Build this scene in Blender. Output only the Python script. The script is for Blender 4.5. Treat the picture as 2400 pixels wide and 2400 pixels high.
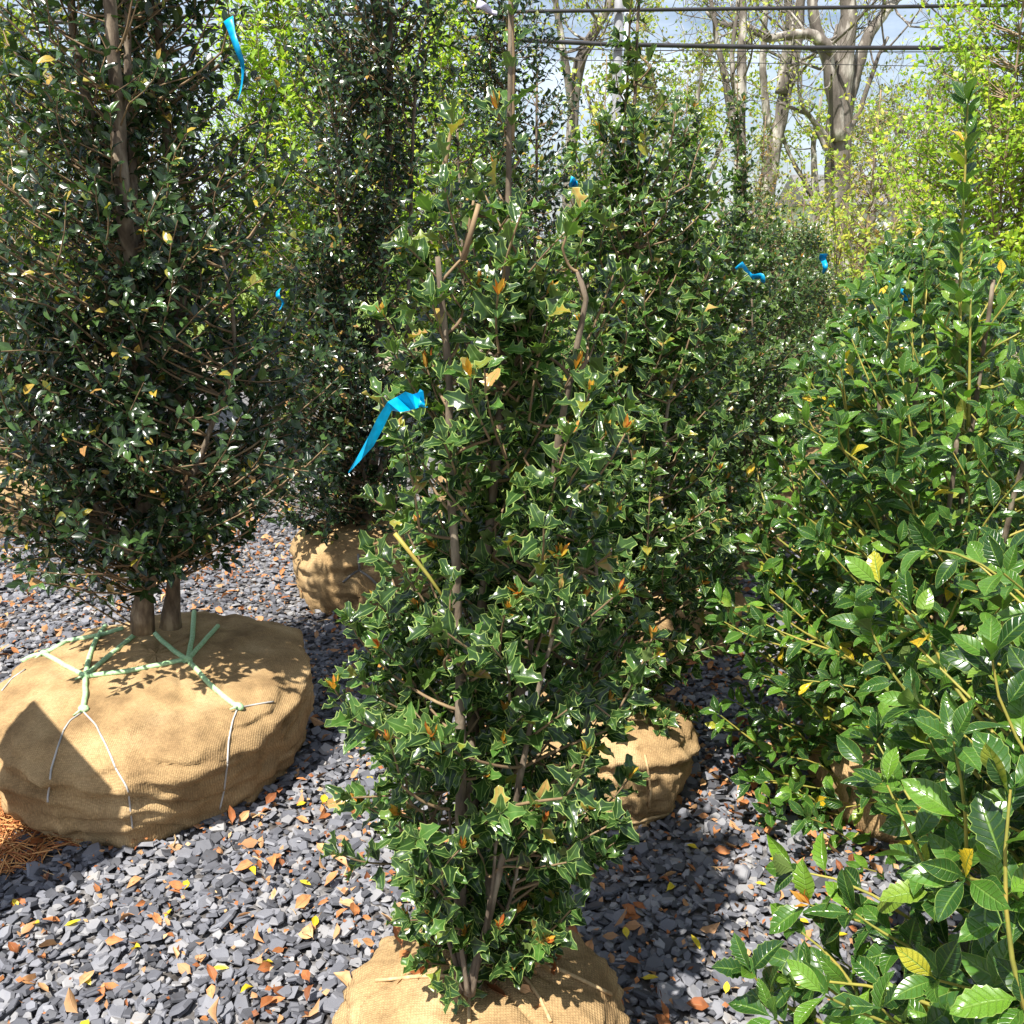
import bpy, bmesh, math, random
import numpy as np
from mathutils import Vector, Matrix, noise
from mathutils.bvhtree import BVHTree

for o in list(bpy.data.objects): bpy.data.objects.remove(o)
S = bpy.context.scene
COL = S.collection
R = math.radians

# ------------------------------------------------------------------ camera, sky, sun, exposure
CAM_H, PITCH, FPX = 1.55, R(15.8), 2257.0          # eye height, downward tilt, focal length in pixels of the 2400 px photograph
cam = bpy.data.cameras.new('camera'); cam_o = bpy.data.objects.new('camera', cam); COL.objects.link(cam_o)
cam_o.location = (0, 0, CAM_H); cam_o.rotation_euler = (math.pi/2 - PITCH, 0, 0)
cam.sensor_width = 36; cam.lens = 36*FPX/2400; cam.clip_start = .02; cam.clip_end = 2000
S.camera = cam_o

SUN_EL, SUN_D = R(60), Vector((.50, .866, 0)).normalized()     # height of the sun; the way its light travels over the ground
LIGHT = Vector((SUN_D.x*math.cos(SUN_EL), SUN_D.y*math.cos(SUN_EL), -math.sin(SUN_EL)))
W = bpy.data.worlds.new('World'); S.world = W; W.use_nodes = True
nt = W.node_tree; bg = nt.nodes['Background']
sky = nt.nodes.new('ShaderNodeTexSky'); sky.sky_type = 'NISHITA'; sky.sun_disc = False
sky.sun_elevation = SUN_EL; sky.sun_rotation = math.atan2(-SUN_D.x, -SUN_D.y)
sky.air_density = 1.0; sky.dust_density = 1.6; sky.ozone_density = 1.2
tc = nt.nodes.new('ShaderNodeTexCoord'); mp = nt.nodes.new('ShaderNodeMapping'); mp.inputs['Scale'].default_value = (1.2, 1.2, 5.0)
nz = nt.nodes.new('ShaderNodeTexNoise'); nz.inputs['Scale'].default_value = 2.2; nz.inputs['Detail'].default_value = 8; nz.inputs['Roughness'].default_value = .6
cr = nt.nodes.new('ShaderNodeValToRGB'); cr.color_ramp.elements[0].position = .38; cr.color_ramp.elements[1].position = .72
mx = nt.nodes.new('ShaderNodeMix'); mx.data_type = 'RGBA'; mx.inputs[7].default_value = (13.5, 14.8, 17.0, 1)
ml = nt.nodes.new('ShaderNodeMath'); ml.operation = 'MULTIPLY'; ml.inputs[1].default_value = .75
L = nt.links.new
L(tc.outputs['Generated'], mp.inputs[0]); L(mp.outputs[0], nz.inputs['Vector']); L(nz.outputs[0], cr.inputs[0]); L(cr.outputs[0], ml.inputs[0])
L(ml.outputs[0], mx.inputs[0]); L(sky.outputs[0], mx.inputs[6]); L(mx.outputs[2], bg.inputs[0])
bg.inputs[1].default_value = .058
sun = bpy.data.lights.new('sun', 'SUN'); sun.energy = 5.0; sun.angle = R(.53); sun.color = (1.0, .955, .88)
sun_o = bpy.data.objects.new('sun', sun); COL.objects.link(sun_o)
sun_o.rotation_euler = LIGHT.to_track_quat('-Z', 'Y').to_euler(); sun_o.location = (-8, -6, 14)
vs = S.view_settings; vs.view_transform = 'Standard'; vs.look = 'None'; vs.exposure = 1.12; vs.gamma = 1; vs.use_curve_mapping = False
S.render.engine = 'CYCLES'
S.cycles.max_bounces = 6; S.cycles.transparent_max_bounces = 4; S.cycles.transmission_bounces = 4; S.cycles.sample_clamp_indirect = 6

# ------------------------------------------------------------------ pixel -> direction -> point
FW = np.array((0, math.cos(PITCH), -math.sin(PITCH))); UP = np.array((0, math.sin(PITCH), math.cos(PITCH)))
CAM = np.array((0, 0, CAM_H))
def ray(x, y): return FW + np.array((1., 0, 0))*(x-1200)/FPX + UP*(1200-y)/FPX
def at(x, y, Y):                      # the point on the upright plane at distance Y
    d = ray(x, y); return CAM + d*(Y/d[1])
def on_ground(x, y, z=0.):
    d = ray(x, y); return CAM + d*((z-CAM_H)/d[2])
def project(P):
    v = P - CAM; dep = v@FW
    return 1200 + v[:, 0]/dep*FPX, 1200 - (v@UP)/dep*FPX, dep

# ------------------------------------------------------------------ mesh helpers
def mesh_np(name, V, loops, starts, totals, uv=None, smooth=True):
    me = bpy.data.meshes.new(name)
    me.vertices.add(len(V)); me.vertices.foreach_set('co', np.ascontiguousarray(V, dtype=np.float32).ravel())
    me.loops.add(len(loops)); me.loops.foreach_set('vertex_index', np.ascontiguousarray(loops, dtype=np.int32))
    me.polygons.add(len(starts)); me.polygons.foreach_set('loop_start', np.ascontiguousarray(starts, dtype=np.int32))
    me.polygons.foreach_set('loop_total', np.ascontiguousarray(totals, dtype=np.int32))
    me.polygons.foreach_set('use_smooth', np.full(len(starts), smooth))
    if uv is not None:
        l = me.uv_layers.new(name='UVMap'); l.data.foreach_set('uv', np.ascontiguousarray(uv, dtype=np.float32).ravel())
    me.update(calc_edges=True)
    return me

class Tmpl:                            # a small shape to be copied many times
    def __init__(s, V, F, UV=None):
        s.V = np.array(V, float); s.F = F
        s.loops = np.array([i for f in F for i in f]); s.tot = np.array([len(f) for f in F])
        s.uv = None if UV is None else np.array([UV[i] for i in s.loops], float)
    def mesh(s, name, smooth=True):
        st = np.concatenate(([0], np.cumsum(s.tot)[:-1]))
        return mesh_np(name, s.V, s.loops, st, s.tot, s.uv, smooth)

class Bag:                             # gathers geometry for ONE mesh
    def __init__(s): s.V = []; s.L = []; s.T = []; s.U = []; s.n = 0
    def add(s, V, loops, tot, uv=None):
        s.V.append(V); s.L.append(np.asarray(loops)+s.n); s.T.append(tot); s.n += len(V)
        s.U.append(np.zeros((len(loops), 2)) if uv is None else uv)
    def scatter(s, t, P, X, Y, Z):      # X,Y,Z carry the scale
        n = len(P)
        if n == 0: return
        V = P[:, None, :] + t.V[None, :, 0:1]*X[:, None] + t.V[None, :, 1:2]*Y[:, None] + t.V[None, :, 2:3]*Z[:, None]
        lo = (t.loops[None, :] + (np.arange(n)*len(t.V))[:, None]).ravel()
        s.add(V.reshape(-1, 3), lo, np.tile(t.tot, n), None if t.uv is None else np.tile(t.uv, (n, 1)))
    def tube(s, pts, rad, sides=6, cap=True):
        pts = np.asarray(pts, float); n = len(pts)
        rad = np.broadcast_to(np.asarray(rad, float), (n,))
        T = np.gradient(pts, axis=0); T /= np.linalg.norm(T, axis=1)[:, None]+1e-9
        a = np.array((0, 0, 1.)) if abs(T[0][2]) < .9 else np.array((1., 0, 0))
        N = np.cross(T, a)
        nn = np.linalg.norm(N, axis=1); N[nn < 1e-4] = (0, 1, 0); N /= np.linalg.norm(N, axis=1)[:, None]
        for i in range(1, n):
            q = N[i-1] - T[i]*(N[i-1]@T[i]); l = np.linalg.norm(q)
            if l > 1e-5: N[i] = q/l
        B = np.cross(T, N); an = np.arange(sides)*2*math.pi/sides
        V = pts[:, None] + rad[:, None, None]*(np.cos(an)[None, :, None]*N[:, None] + np.sin(an)[None, :, None]*B[:, None])
        i = np.arange(n-1)[:, None]*sides; j = np.arange(sides)[None]; k = (j+1) % sides
        q = np.stack((i+j, i+k, i+sides+k, i+sides+j), -1).reshape(-1, 4)
        lo = q.ravel(); tot = np.full(len(q), 4)
        if cap:
            lo = np.concatenate((lo, np.arange(sides)[::-1], (n-1)*sides+np.arange(sides))); tot = np.concatenate((tot, [sides, sides]))
        ln = np.concatenate(([0], np.cumsum(np.linalg.norm(np.diff(pts, axis=0), axis=1))))
        vu = np.stack(np.broadcast_arrays(j/sides+0*i, 0*j+ln[:-1, None]), -1)
        s.add(V.reshape(-1, 3), lo, tot)
    def mesh(s, name, origin=(0, 0, 0), smooth=True):
        V = np.concatenate(s.V) - np.asarray(origin, float); T = np.concatenate(s.T)
        return mesh_np(name, V, np.concatenate(s.L), np.concatenate(([0], np.cumsum(T)[:-1])), T, np.concatenate(s.U), smooth)

def obj(name, me, mat, parent=None, loc=(0, 0, 0)):
    o = bpy.data.objects.new(name, me); COL.objects.link(o); o.location = loc
    if me is not None and mat is not None and not me.materials: me.materials.append(mat)
    if parent: o.parent = parent
    return o
def tag(o, label, cat, group=None, kind=None):
    o['label'] = label; o['category'] = cat
    if group: o['group'] = group
    if kind: o['kind'] = kind
    return o
def empty(name, loc):
    o = bpy.data.objects.new(name, None); COL.objects.link(o); o.location = loc; o.empty_display_size = .1
    return o
def box_bag(b, c, sx, sy, sz, rz=0):
    c = np.asarray(c, float)
    v = np.array([(x, y, z) for z in (-.5, .5) for y in (-.5, .5) for x in (-.5, .5)])*(sx, sy, sz)
    co, si = math.cos(rz), math.sin(rz)
    v = np.stack((v[:, 0]*co-v[:, 1]*si, v[:, 0]*si+v[:, 1]*co, v[:, 2]), 1)+c
    f = [(0, 2, 3, 1), (4, 5, 7, 6), (0, 1, 5, 4), (2, 6, 7, 3), (0, 4, 6, 2), (1, 3, 7, 5)]
    b.add(v, np.array(f).ravel(), np.full(6, 4))

# ------------------------------------------------------------------ materials
def new_mat(name):
    m = bpy.data.materials.new(name); m.use_nodes = True; t = m.node_tree; t.nodes.clear()
    return m, t, (lambda k, **kw: _node(t, k, **kw))
def _node(t, k, **kw):
    n = t.nodes.new('ShaderNode'+k)
    for a, v in kw.items():
        if a.startswith('i_'): n.inputs[int(a[2:])].default_value = v
        else: setattr(n, a, v)
    return n
def ramp(t, stops, interp='LINEAR'):
    n = t.nodes.new('ShaderNodeValToRGB'); c = n.color_ramp; c.interpolation = interp
    while len(c.elements) < len(stops): c.elements.new(.5)
    for e, (p, col) in zip(c.elements, stops): e.position = p; e.color = (*col, 1)
    return n
def rnd_node(t, N):                    # one random number for each leaf or stone
    g = N('NewGeometry'); oi = N('ObjectInfo')
    a = N('Math', operation='ADD'); t.links.new(g.outputs['Random Per Island'], a.inputs[0]); t.links.new(oi.outputs['Random'], a.inputs[1])
    f = N('Math', operation='FRACT'); t.links.new(a.outputs[0], f.inputs[0]); return f.outputs[0], g
def mixc(t, fac, a, b, blend='MIX'):
    n = t.nodes.new('ShaderNodeMix'); n.data_type = 'RGBA'; n.blend_type = blend
    for s, v in ((n.inputs[0], fac), (n.inputs[6], a), (n.inputs[7], b)):
        if hasattr(v, 'is_linked'): t.links.new(v, s)
        else: s.default_value = v if isinstance(v, (int, float)) else (*v, 1)
    return n.outputs[2]

def leaf_mat(name, stops, margin=None, mw=.16, rib=(.25, .35, .12), veins=0., under=(.12, .2, .07), rough=.3, trans=.2, tcol=(1.5, 2.0, .5), spec=.5, bump=.35):
    m, t, N = new_mat(name); Lk = t.links.new
    r, g = rnd_node(t, N); rp = ramp(t, stops); Lk(r, rp.inputs[0])
    uv = N('UVMap'); sp = N('SeparateXYZ'); Lk(uv.outputs[0], sp.inputs[0])
    a = N('Math', operation='SUBTRACT', i_1=.5); Lk(sp.outputs[0], a.inputs[0])
    b = N('Math', operation='ABSOLUTE'); Lk(a.outputs[0], b.inputs[0])
    mm = N('Math', operation='MULTIPLY', i_1=2.); Lk(b.outputs[0], mm.inputs[0])     # 0 midrib .. 1 margin
    ob = N('TexCoord'); nz = N('TexNoise'); nz.inputs['Scale'].default_value = 60; Lk(ob.outputs['Object'], nz.inputs['Vector'])
    hs = N('HueSaturation'); Lk(rp.outputs[0], hs.inputs['Color'])
    mr = N('MapRange', i_1=.3, i_2=.7, i_3=.75, i_4=1.3); Lk(nz.outputs[0], mr.inputs[0]); Lk(mr.outputs[0], hs.inputs['Value'])
    col = hs.outputs[0]
    ribm = N('MapRange', i_1=.03, i_2=.11, i_3=1., i_4=0.); Lk(mm.outputs[0], ribm.inputs[0])
    hgt = N('Math', operation='MULTIPLY', i_1=-1.); Lk(ribm.outputs[0], hgt.inputs[0]); hout = hgt.outputs[0]
    if veins:
        v1 = N('Math', operation='MULTIPLY', i_1=7.5); Lk(sp.outputs[1], v1.inputs[0])
        v2 = N('Math', operation='MULTIPLY_ADD', i_1=-1.3); Lk(mm.outputs[0], v2.inputs[0]); Lk(v1.outputs[0], v2.inputs[2])
        v3 = N('Math', operation='PINGPONG', i_1=.5); Lk(v2.outputs[0], v3.inputs[0])
        vm = N('MapRange', i_1=0., i_2=.16, i_3=1., i_4=0.); Lk(v3.outputs[0], vm.inputs[0])
        vf = N('Math', operation='MULTIPLY', i_1=veins); Lk(vm.outputs[0], vf.inputs[0])
        col = mixc(t, vf.outputs[0], col, tuple(.7*c for c in rib))
        h2 = N('Math', operation='SUBTRACT'); Lk(hout, h2.inputs[0]); Lk(vm.outputs[0], h2.inputs[1]); hout = h2.outputs[0]
    rf = N('Math', operation='MULTIPLY', i_1=.75); Lk(ribm.outputs[0], rf.inputs[0])
    col = mixc(t, rf.outputs[0], col, rib)
    if margin:
        mg = N('MapRange', i_1=1-mw, i_2=1-mw*.35, i_3=0., i_4=.9); Lk(mm.outputs[0], mg.inputs[0])
        col = mixc(t, mg.outputs[0], col, margin)
    top = col
    col = mixc(t, g.outputs['Backfacing'], col, mixc(t, .75, col, under))
    p = N('BsdfPrincipled'); Lk(col, p.inputs['Base Color']); p.inputs['Specular IOR Level'].default_value = spec
    rg = N('MapRange', i_1=0., i_2=1., i_3=rough, i_4=.55); Lk(g.outputs['Backfacing'], rg.inputs[0]); Lk(rg.outputs[0], p.inputs['Roughness'])
    if bump:
        bp = N('Bump'); bp.inputs['Strength'].default_value = bump; bp.inputs['Distance'].default_value = .0015; Lk(hout, bp.inputs['Height']); Lk(bp.outputs[0], p.inputs['Normal'])
    tr = N('BsdfTranslucent'); Lk(mixc(t, 1., top, tcol, 'MULTIPLY'), tr.inputs[0])
    ms = N('MixShader', i_0=trans); Lk(p.outputs[0], ms.inputs[1]); Lk(tr.outputs[0], ms.inputs[2])
    o = N('OutputMaterial'); Lk(ms.outputs[0], o.inputs[0])
    return m

def simple_mat(name, stops, scale=20., rough=.8, bump=.3, bdist=.01, detail=6., island=0., spec=.3, stretch=None, bscale=None):
    m, t, N = new_mat(name); Lk = t.links.new
    tcn = N('TexCoord'); src = tcn.outputs['Object']
    if stretch:
        mpn = N('Mapping'); mpn.inputs['Scale'].default_value = stretch; Lk(src, mpn.inputs[0]); src = mpn.outputs[0]
    nzn = N('TexNoise'); nzn.inputs['Scale'].default_value = scale; nzn.inputs['Detail'].default_value = detail; Lk(src, nzn.inputs['Vector'])
    f = nzn.outputs[0]
    if island:
        r, g = rnd_node(t, N)
        q = N('Mix'); q.inputs[0].default_value = island; Lk(f, q.inputs[2]); Lk(r, q.inputs[3]); f = q.outputs[0]
    rp = ramp(t, stops); Lk(f, rp.inputs[0])
    p = N('BsdfPrincipled'); Lk(rp.outputs[0], p.inputs['Base Color']); p.inputs['Roughness'].default_value = rough; p.inputs['Specular IOR Level'].default_value = spec
    if bump:
        n2 = N('TexNoise'); n2.inputs['Scale'].default_value = bscale or scale*2.5; n2.inputs['Detail'].default_value = 5; Lk(src, n2.inputs['Vector'])
        bp = N('Bump'); bp.inputs['Strength'].default_value = bump; bp.inputs['Distance'].default_value = bdist; Lk(n2.outputs[0], bp.inputs['Height']); Lk(bp.outputs[0], p.inputs['Normal'])
    o = N('OutputMaterial'); Lk(p.outputs[0], o.inputs[0])
    return m

DG = (.014, .036, .016)
M = {}
M['osm'] = leaf_mat('spiny leaf', [(0, (.013, .032, .010)), (.5, (.024, .056, .014)), (.82, (.042, .088, .018)), (.965, (.06, .14, .025)), (.98, (.20, .19, .02)), (1, (.38, .22, .08))],
                    margin=(.27, .36, .10), mw=.20, rib=(.14, .23, .06), under=(.15, .21, .06), rough=.24, trans=.2, spec=.42)
M['osm_far'] = leaf_mat('spiny leaf of the row behind', [(0, (.016, .034, .011)), (.6, (.032, .064, .016)), (.88, (.062, .11, .022)), (.96, (.12, .17, .035)), (1, (.28, .16, .05))],
                    margin=(.16, .25, .07), mw=.22, rib=(.10, .18, .05), under=(.12, .19, .06), rough=.28, trans=.2)
M['cam'] = leaf_mat('small dark leaf', [(0, (.009, .020, .009)), (.5, (.017, .034, .012)), (.8, (.032, .06, .017)), (.955, (.06, .12, .03)), (.985, (.33, .25, .03)), (1, (.36, .18, .07))],
                    margin=None, rib=(.06, .11, .04), under=(.09, .15, .05), rough=.22, trans=.18, spec=.5)
M['holly'] = leaf_mat('broad holly leaf', [(0, (.014, .042, .011)), (.45, (.027, .078, .014)), (.75, (.058, .14, .018)), (.92, (.11, .22, .02)), (.975, (.16, .24, .03)), (.992, (.62, .42, .02)), (1, (.55, .33, .03))],
                    margin=(.22, .30, .07), mw=.07, rib=(.16, .27, .05), veins=.35, under=(.17, .24, .06), rough=.24, trans=.22, bump=.6)
M['lime'] = leaf_mat('young lime leaf', [(0, (.15, .27, .015)), (.6, (.28, .42, .02)), (1, (.48, .52, .03))], rib=(.3, .4, .1), under=(.25, .4, .06), rough=.45, trans=.45, tcol=(1.3, 1.5, .5), bump=0)
M['gold'] = leaf_mat('golden green spring leaf', [(0, (.17, .29, .025)), (.6, (.31, .40, .035)), (1, (.46, .37, .05))], rib=(.3, .4, .1), under=(.3, .35, .08), rough=.5, trans=.4, tcol=(1.3, 1.3, .5), bump=0)
M['olive'] = leaf_mat('olive hedge leaf', [(0, (.05, .08, .02)), (.5, (.12, .15, .03)), (.8, (.22, .17, .04)), (1, (.3, .15, .05))], rib=(.2, .2, .1), under=(.2, .2, .08), rough=.5, trans=.3, bump=0)
M['shoot'] = leaf_mat('new shoot leaf', [(0, (.45, .09, .03)), (.5, (.55, .24, .03)), (1, (.50, .36, .04))], rib=(.5, .4, .05), under=(.5, .3, .05), rough=.4, trans=.3, tcol=(1.3, 1.2, .6), bump=0)
M['dead'] = leaf_mat('dead leaf', [(0, (.12, .04, .016)), (.3, (.30, .105, .035)), (.7, (.46, .20, .075)), (1, (.52, .34, .17))], rib=(.3, .15, .07), under=(.42, .24, .12), rough=.6, trans=.12, tcol=(1.2, 1, .6), spec=.25)
M['yellow'] = leaf_mat('yellow leaf', [(0, (.62, .44, .02)), (1, (.70, .55, .04))], rib=(.6, .5, .1), under=(.6, .48, .1), rough=.45, trans=.3, tcol=(1.2, 1.2, .5))
M['bark'] = simple_mat('grey brown bark', [(.3, (.05, .036, .026)), (.52, (.15, .115, .08)), (.72, (.30, .25, .18))], 45, .9, .8, .004, stretch=(1, 1, .35))
M['twig'] = simple_mat('tan twig', [(.2, (.10, .065, .04)), (.6, (.22, .15, .08)), (.9, (.36, .27, .14))], 30, .75, .3, .002, stretch=(1, 1, .6))
M['ytwig'] = simple_mat('yellow green stem', [(.2, (.12, .14, .03)), (.5, (.27, .25, .05)), (.85, (.42, .27, .06))], 26, .55, .2, .001)
M['treebark'] = simple_mat('pale furrowed bark', [(.25, (.045, .038, .032)), (.52, (.15, .13, .11)), (.66, (.44, .41, .36))], 5., .95, .8, .05, stretch=(1, 1, .3))
M['gtwig'] = simple_mat('reddish sapling bark', [(.25, (.16, .11, .07)), (.75, (.32, .23, .15))], 12, .85, .2, .004)

# ------------------------------------------------------------------ leaf shapes (lie along +y, upper side +z, length 1)
def leaf_shape(rng, width=.5, n=9, cols=4, spines=0, fold=.35, curl=.25, wave=.0, tipw=.04, widest=.45, pet=.10, petw=.022, twist=0., per=3, petiole=True):
    ts = np.linspace(0, 1, n); V = []; UV = []; rows = []
    us = np.linspace(-1, 1, cols+1)
    side = rng.uniform(-1, 1, (2,))
    ph = rng.uniform(0, 6.3)
    def ww(t):
        a = widest; x = t/a if t < a else (1-t)/(1-a)
        return max(tipw*.5*(1-t), (math.sin(max(0, min(1, x))*math.pi/2)**.85))*width/2
    lat = pet + (1-pet)*ts
    V.append((0, 0, 0)); 
    rowid = []
    for i, t in enumerate(ts):
        w = ww(t); row = []
        for k, u in enumerate(us):
            e = abs(u) > .99; ww_ = w; fy = 0; dz = 0
            if i == 0: ww_ = petw*.5
            if i == n-1: ww_ = petw*.35
            if e and spines and 0 < i < n-1:
                if i % per == 0: ww_ = w*(1+.28*spines); fy = .035*spines; dz = wave
                else: ww_ = w*(1-.22*spines); dz = -wave*.5
            x = u*ww_; y = lat[i] + fy
            z = fold*abs(x) + dz - curl*t*t + .03*math.sin(ph+t*7)*u
            x += twist*t*t
            row.append(len(V)); V.append((x, y, z)); UV.append(None)
        rowid.append(row)
    V[0] = (-petw*.5, 0, 0); V.append((petw*.5, 0, 0)); lastv = len(V)-1
    uvm = {}
    for i, row in enumerate(rowid):
        for k, v in enumerate(row): uvm[v] = (.5+us[k]*.5, ts[i])
    uvm[0] = (.5, 0); uvm[lastv] = (.5, 0)
    F = [(0, lastv, rowid[0][-1], rowid[0][0])] if petiole else []
    for i in range(n-1):
        a, b = rowid[i], rowid[i+1]
        for k in range(cols): F.append((a[k], a[k+1], b[k+1], b[k]))
    return Tmpl(V, F, [uvm[i] for i in range(len(V))])

rngT = np.random.default_rng(5)
def pair(hi, lo, **kw):                # the full leaf and a lighter one of the same form for the massed foliage
    sd = int(rngT.integers(1, 9999)); a = leaf_shape(np.random.default_rng(sd), **{**kw, **hi}); a.lo = leaf_shape(np.random.default_rng(sd), **{**kw, **lo}); return a
U_ = rngT.uniform
T_OSM = [pair(dict(n=11, cols=4), dict(n=8, cols=2), width=U_(.46, .62), spines=U_(.7, 1.1), fold=U_(.25, .55), curl=U_(.05, .42), wave=U_(.04, .09), twist=U_(-.14, .14)) for _ in range(8)]
T_OSMB = [pair(dict(n=11, cols=4), dict(n=5, cols=2, per=2), width=U_(.48, .62), spines=U_(.7, 1.1), fold=U_(.25, .55), curl=U_(.05, .42), wave=U_(.04, .09), twist=U_(-.14, .14)) for _ in range(6)]
T_OSM2 = [pair(dict(n=8, cols=2), dict(n=5, cols=2, per=2, petiole=False), width=U_(.48, .6), spines=1., fold=U_(.25, .5), curl=U_(.1, .4), wave=.06) for _ in range(5)]
T_OSMM = [pair(dict(n=8, cols=2), dict(n=4, cols=2, per=2, petiole=False), width=U_(.5, .62), spines=1., fold=U_(.25, .5), curl=U_(.1, .4), wave=.06) for _ in range(4)]
T_OSM3 = [leaf_shape(rngT, .54, 3, 2, 0, .35, c, .05, petiole=False) for c in (.1, .25, .4)]
T_CAM = [pair(dict(n=6, cols=2), dict(n=4, cols=2, petiole=False), width=U_(.42, .58), fold=U_(.15, .5), curl=U_(.05, .4), widest=.42, twist=U_(-.1, .1)) for _ in range(6)]
T_CAMM = [pair(dict(n=6, cols=2), dict(n=3, cols=2, petiole=False), width=U_(.46, .6), fold=U_(.15, .5), curl=U_(.05, .4), widest=.42, twist=U_(-.1, .1)) for _ in range(5)]
T_CAM2 = [leaf_shape(rngT, .55, 3, 2, 0, .3, c, petiole=False) for c in (.1, .25, .4)]
T_HOL = [pair(dict(n=11, cols=4), dict(n=6, cols=2), width=U_(.40, .48), fold=U_(.15, .5), curl=U_(.03, .35), widest=.5, pet=.13, twist=U_(-.12, .12)) for _ in range(4)] \
      + [pair(dict(n=13, cols=4), dict(n=5, cols=2), width=U_(.40, .47), spines=sp_, fold=U_(.2, .45), curl=U_(.05, .3), wave=.015, widest=.52, pet=.13, per=2, twist=U_(-.1, .1)) for sp_ in (.2, .3, .45)]
T_HOL2 = [pair(dict(n=6, cols=2), dict(n=4, cols=2, petiole=False), width=.47, fold=.3, curl=c, widest=.5) for c in (.05, .2, .35)]
T_SIM = [leaf_shape(rngT, .56, 3, 1, 0, .3, c, petiole=False) for c in (.1, .3)]
T_LONG = [leaf_shape(rngT, .36, 3, 2, 0, .3, c, petiole=False) for c in (.1, .3, .5)]
T_BUD = [leaf_shape(rngT, .30, 4, 2, 0, .6, -.1), leaf_shape(rngT, .26, 4, 2, 0, .6, -.25)]
T_DEAD = [leaf_shape(rngT, U_(.4, .62), 4, 2, int(rngT.random() < .4), U_(.3, .9), U_(-.3, .5), .05, twist=U_(-.25, .25), per=2) for _ in range(6)]
T_BIT = [leaf_shape(rngT, U_(.4, .8), 3, 1, 0, .5, U_(-.2, .4), petiole=False, twist=U_(-.2, .2)) for _ in range(3)]

# ------------------------------------------------------------------ plants
LEAFSETS = []                          # (plant dict) for the split between single leaves and massed foliage
def unit(a): return a/(np.linalg.norm(a, axis=-1, keepdims=True)+1e-9)

class Leaves:
    def __init__(s): s.P = []; s.Y = []; s.N = []; s.S = []
    def add(s, P, Y, N, Sc): s.P.append(P); s.Y.append(Y); s.N.append(N); s.S.append(Sc)
    def frames(s):
        P = np.concatenate(s.P); Y = unit(np.concatenate(s.Y)); N = np.concatenate(s.N); Sc = np.concatenate(s.S)
        Z = unit(N - Y*(N*Y).sum(1, keepdims=True)); X = np.cross(Y, Z)
        return P, X, Y, Z, Sc

def bez(a, b, c, n):
    t = np.linspace(0, 1, n)[:, None]; return (1-t)**2*a + 2*t*(1-t)*b + t*t*c

def leaves_on(rng, lv, pts, size, step, style, spread=1.0, up=.55, out=None, start=0.):
    """leaves along a twig: opposite pairs ('pair') or one by one ('alt')"""
    seg = np.linalg.norm(np.diff(pts, axis=0), axis=1); ln = np.concatenate(([0], np.cumsum(seg))); tot = ln[-1]
    d = np.arange(start+step*.4, tot, step); 
    if len(d) == 0: d = np.array([tot*.8])
    d = d + rng.uniform(-.2, .2, len(d))*step; d = np.clip(d, 0, tot)
    P = np.stack([np.interp(d, ln, pts[:, k]) for k in range(3)], 1)
    D = unit(np.stack([np.interp(d, ln, np.gradient(pts[:, k])) for k in range(3)], 1))
    a = np.cross(D, (0.3, .2, 1.)); a = unit(a); b = np.cross(D, a)
    i = np.arange(len(d)); ph0 = rng.uniform(0, 6.28)
    frac = d/tot
    def put(phi, sel=slice(None)):
        radial = np.cos(phi)[:, None]*a[sel] + np.sin(phi)[:, None]*b[sel]
        ang = (R(68) - frac[sel]*R(30) + rng.normal(0, .2, len(phi)))*spread
        Yd = np.cos(ang)[:, None]*D[sel] + np.sin(ang)[:, None]*radial
        Yd[:, 2] += rng.normal(-.02, .15, len(phi))
        N = D[sel]*.6 + np.array((-.28, -.38, up)) + rng.normal(0, .30, (len(phi), 3)) - .15*radial
        sz = size*rng.uniform(.68, 1.12, len(phi))*(1-.25*frac[sel]**3)
        lv.add(P[sel], Yd, N, sz)
    if style == 'pair':
        phi = ph0 + i*math.pi/2 + rng.normal(0, .2, len(d)); put(phi); put(phi+math.pi+rng.normal(0, .2, len(d)))
    else:
        put(ph0 + i*2.4 + rng.normal(0, .25, len(d)))
    # rosette at the tip
    n = rng.integers(2, 5); tipP = np.repeat(pts[-1:], n, 0); Dt = unit(pts[-1:]-pts[-2:-1])
    aa = unit(np.cross(Dt, (.2, .3, 1.))); bb = np.cross(Dt, aa); ph = ph0 + np.arange(n)*6.283/n
    rad = np.cos(ph)[:, None]*aa + np.sin(ph)[:, None]*bb; an = rng.uniform(.45, .95, n)[:, None]
    lv.add(tipP, np.cos(an)*Dt+np.sin(an)*rad, Dt*.75+np.array((-.25, -.35, .4))+rng.normal(0, .2, (n, 3)), size*rng.uniform(.55, .95, n))

def env_from_px(table, Y):
    rows = []
    for y, xl, xr in table:
        a, b = at(xl, y, Y), at(xr, y, Y); rows.append((a[2], (a[0]+b[0])/2, (b[0]-a[0])/2))
    rows.sort(); z, c, r = (np.array(q) for q in zip(*rows)); return z, c, r

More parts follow.
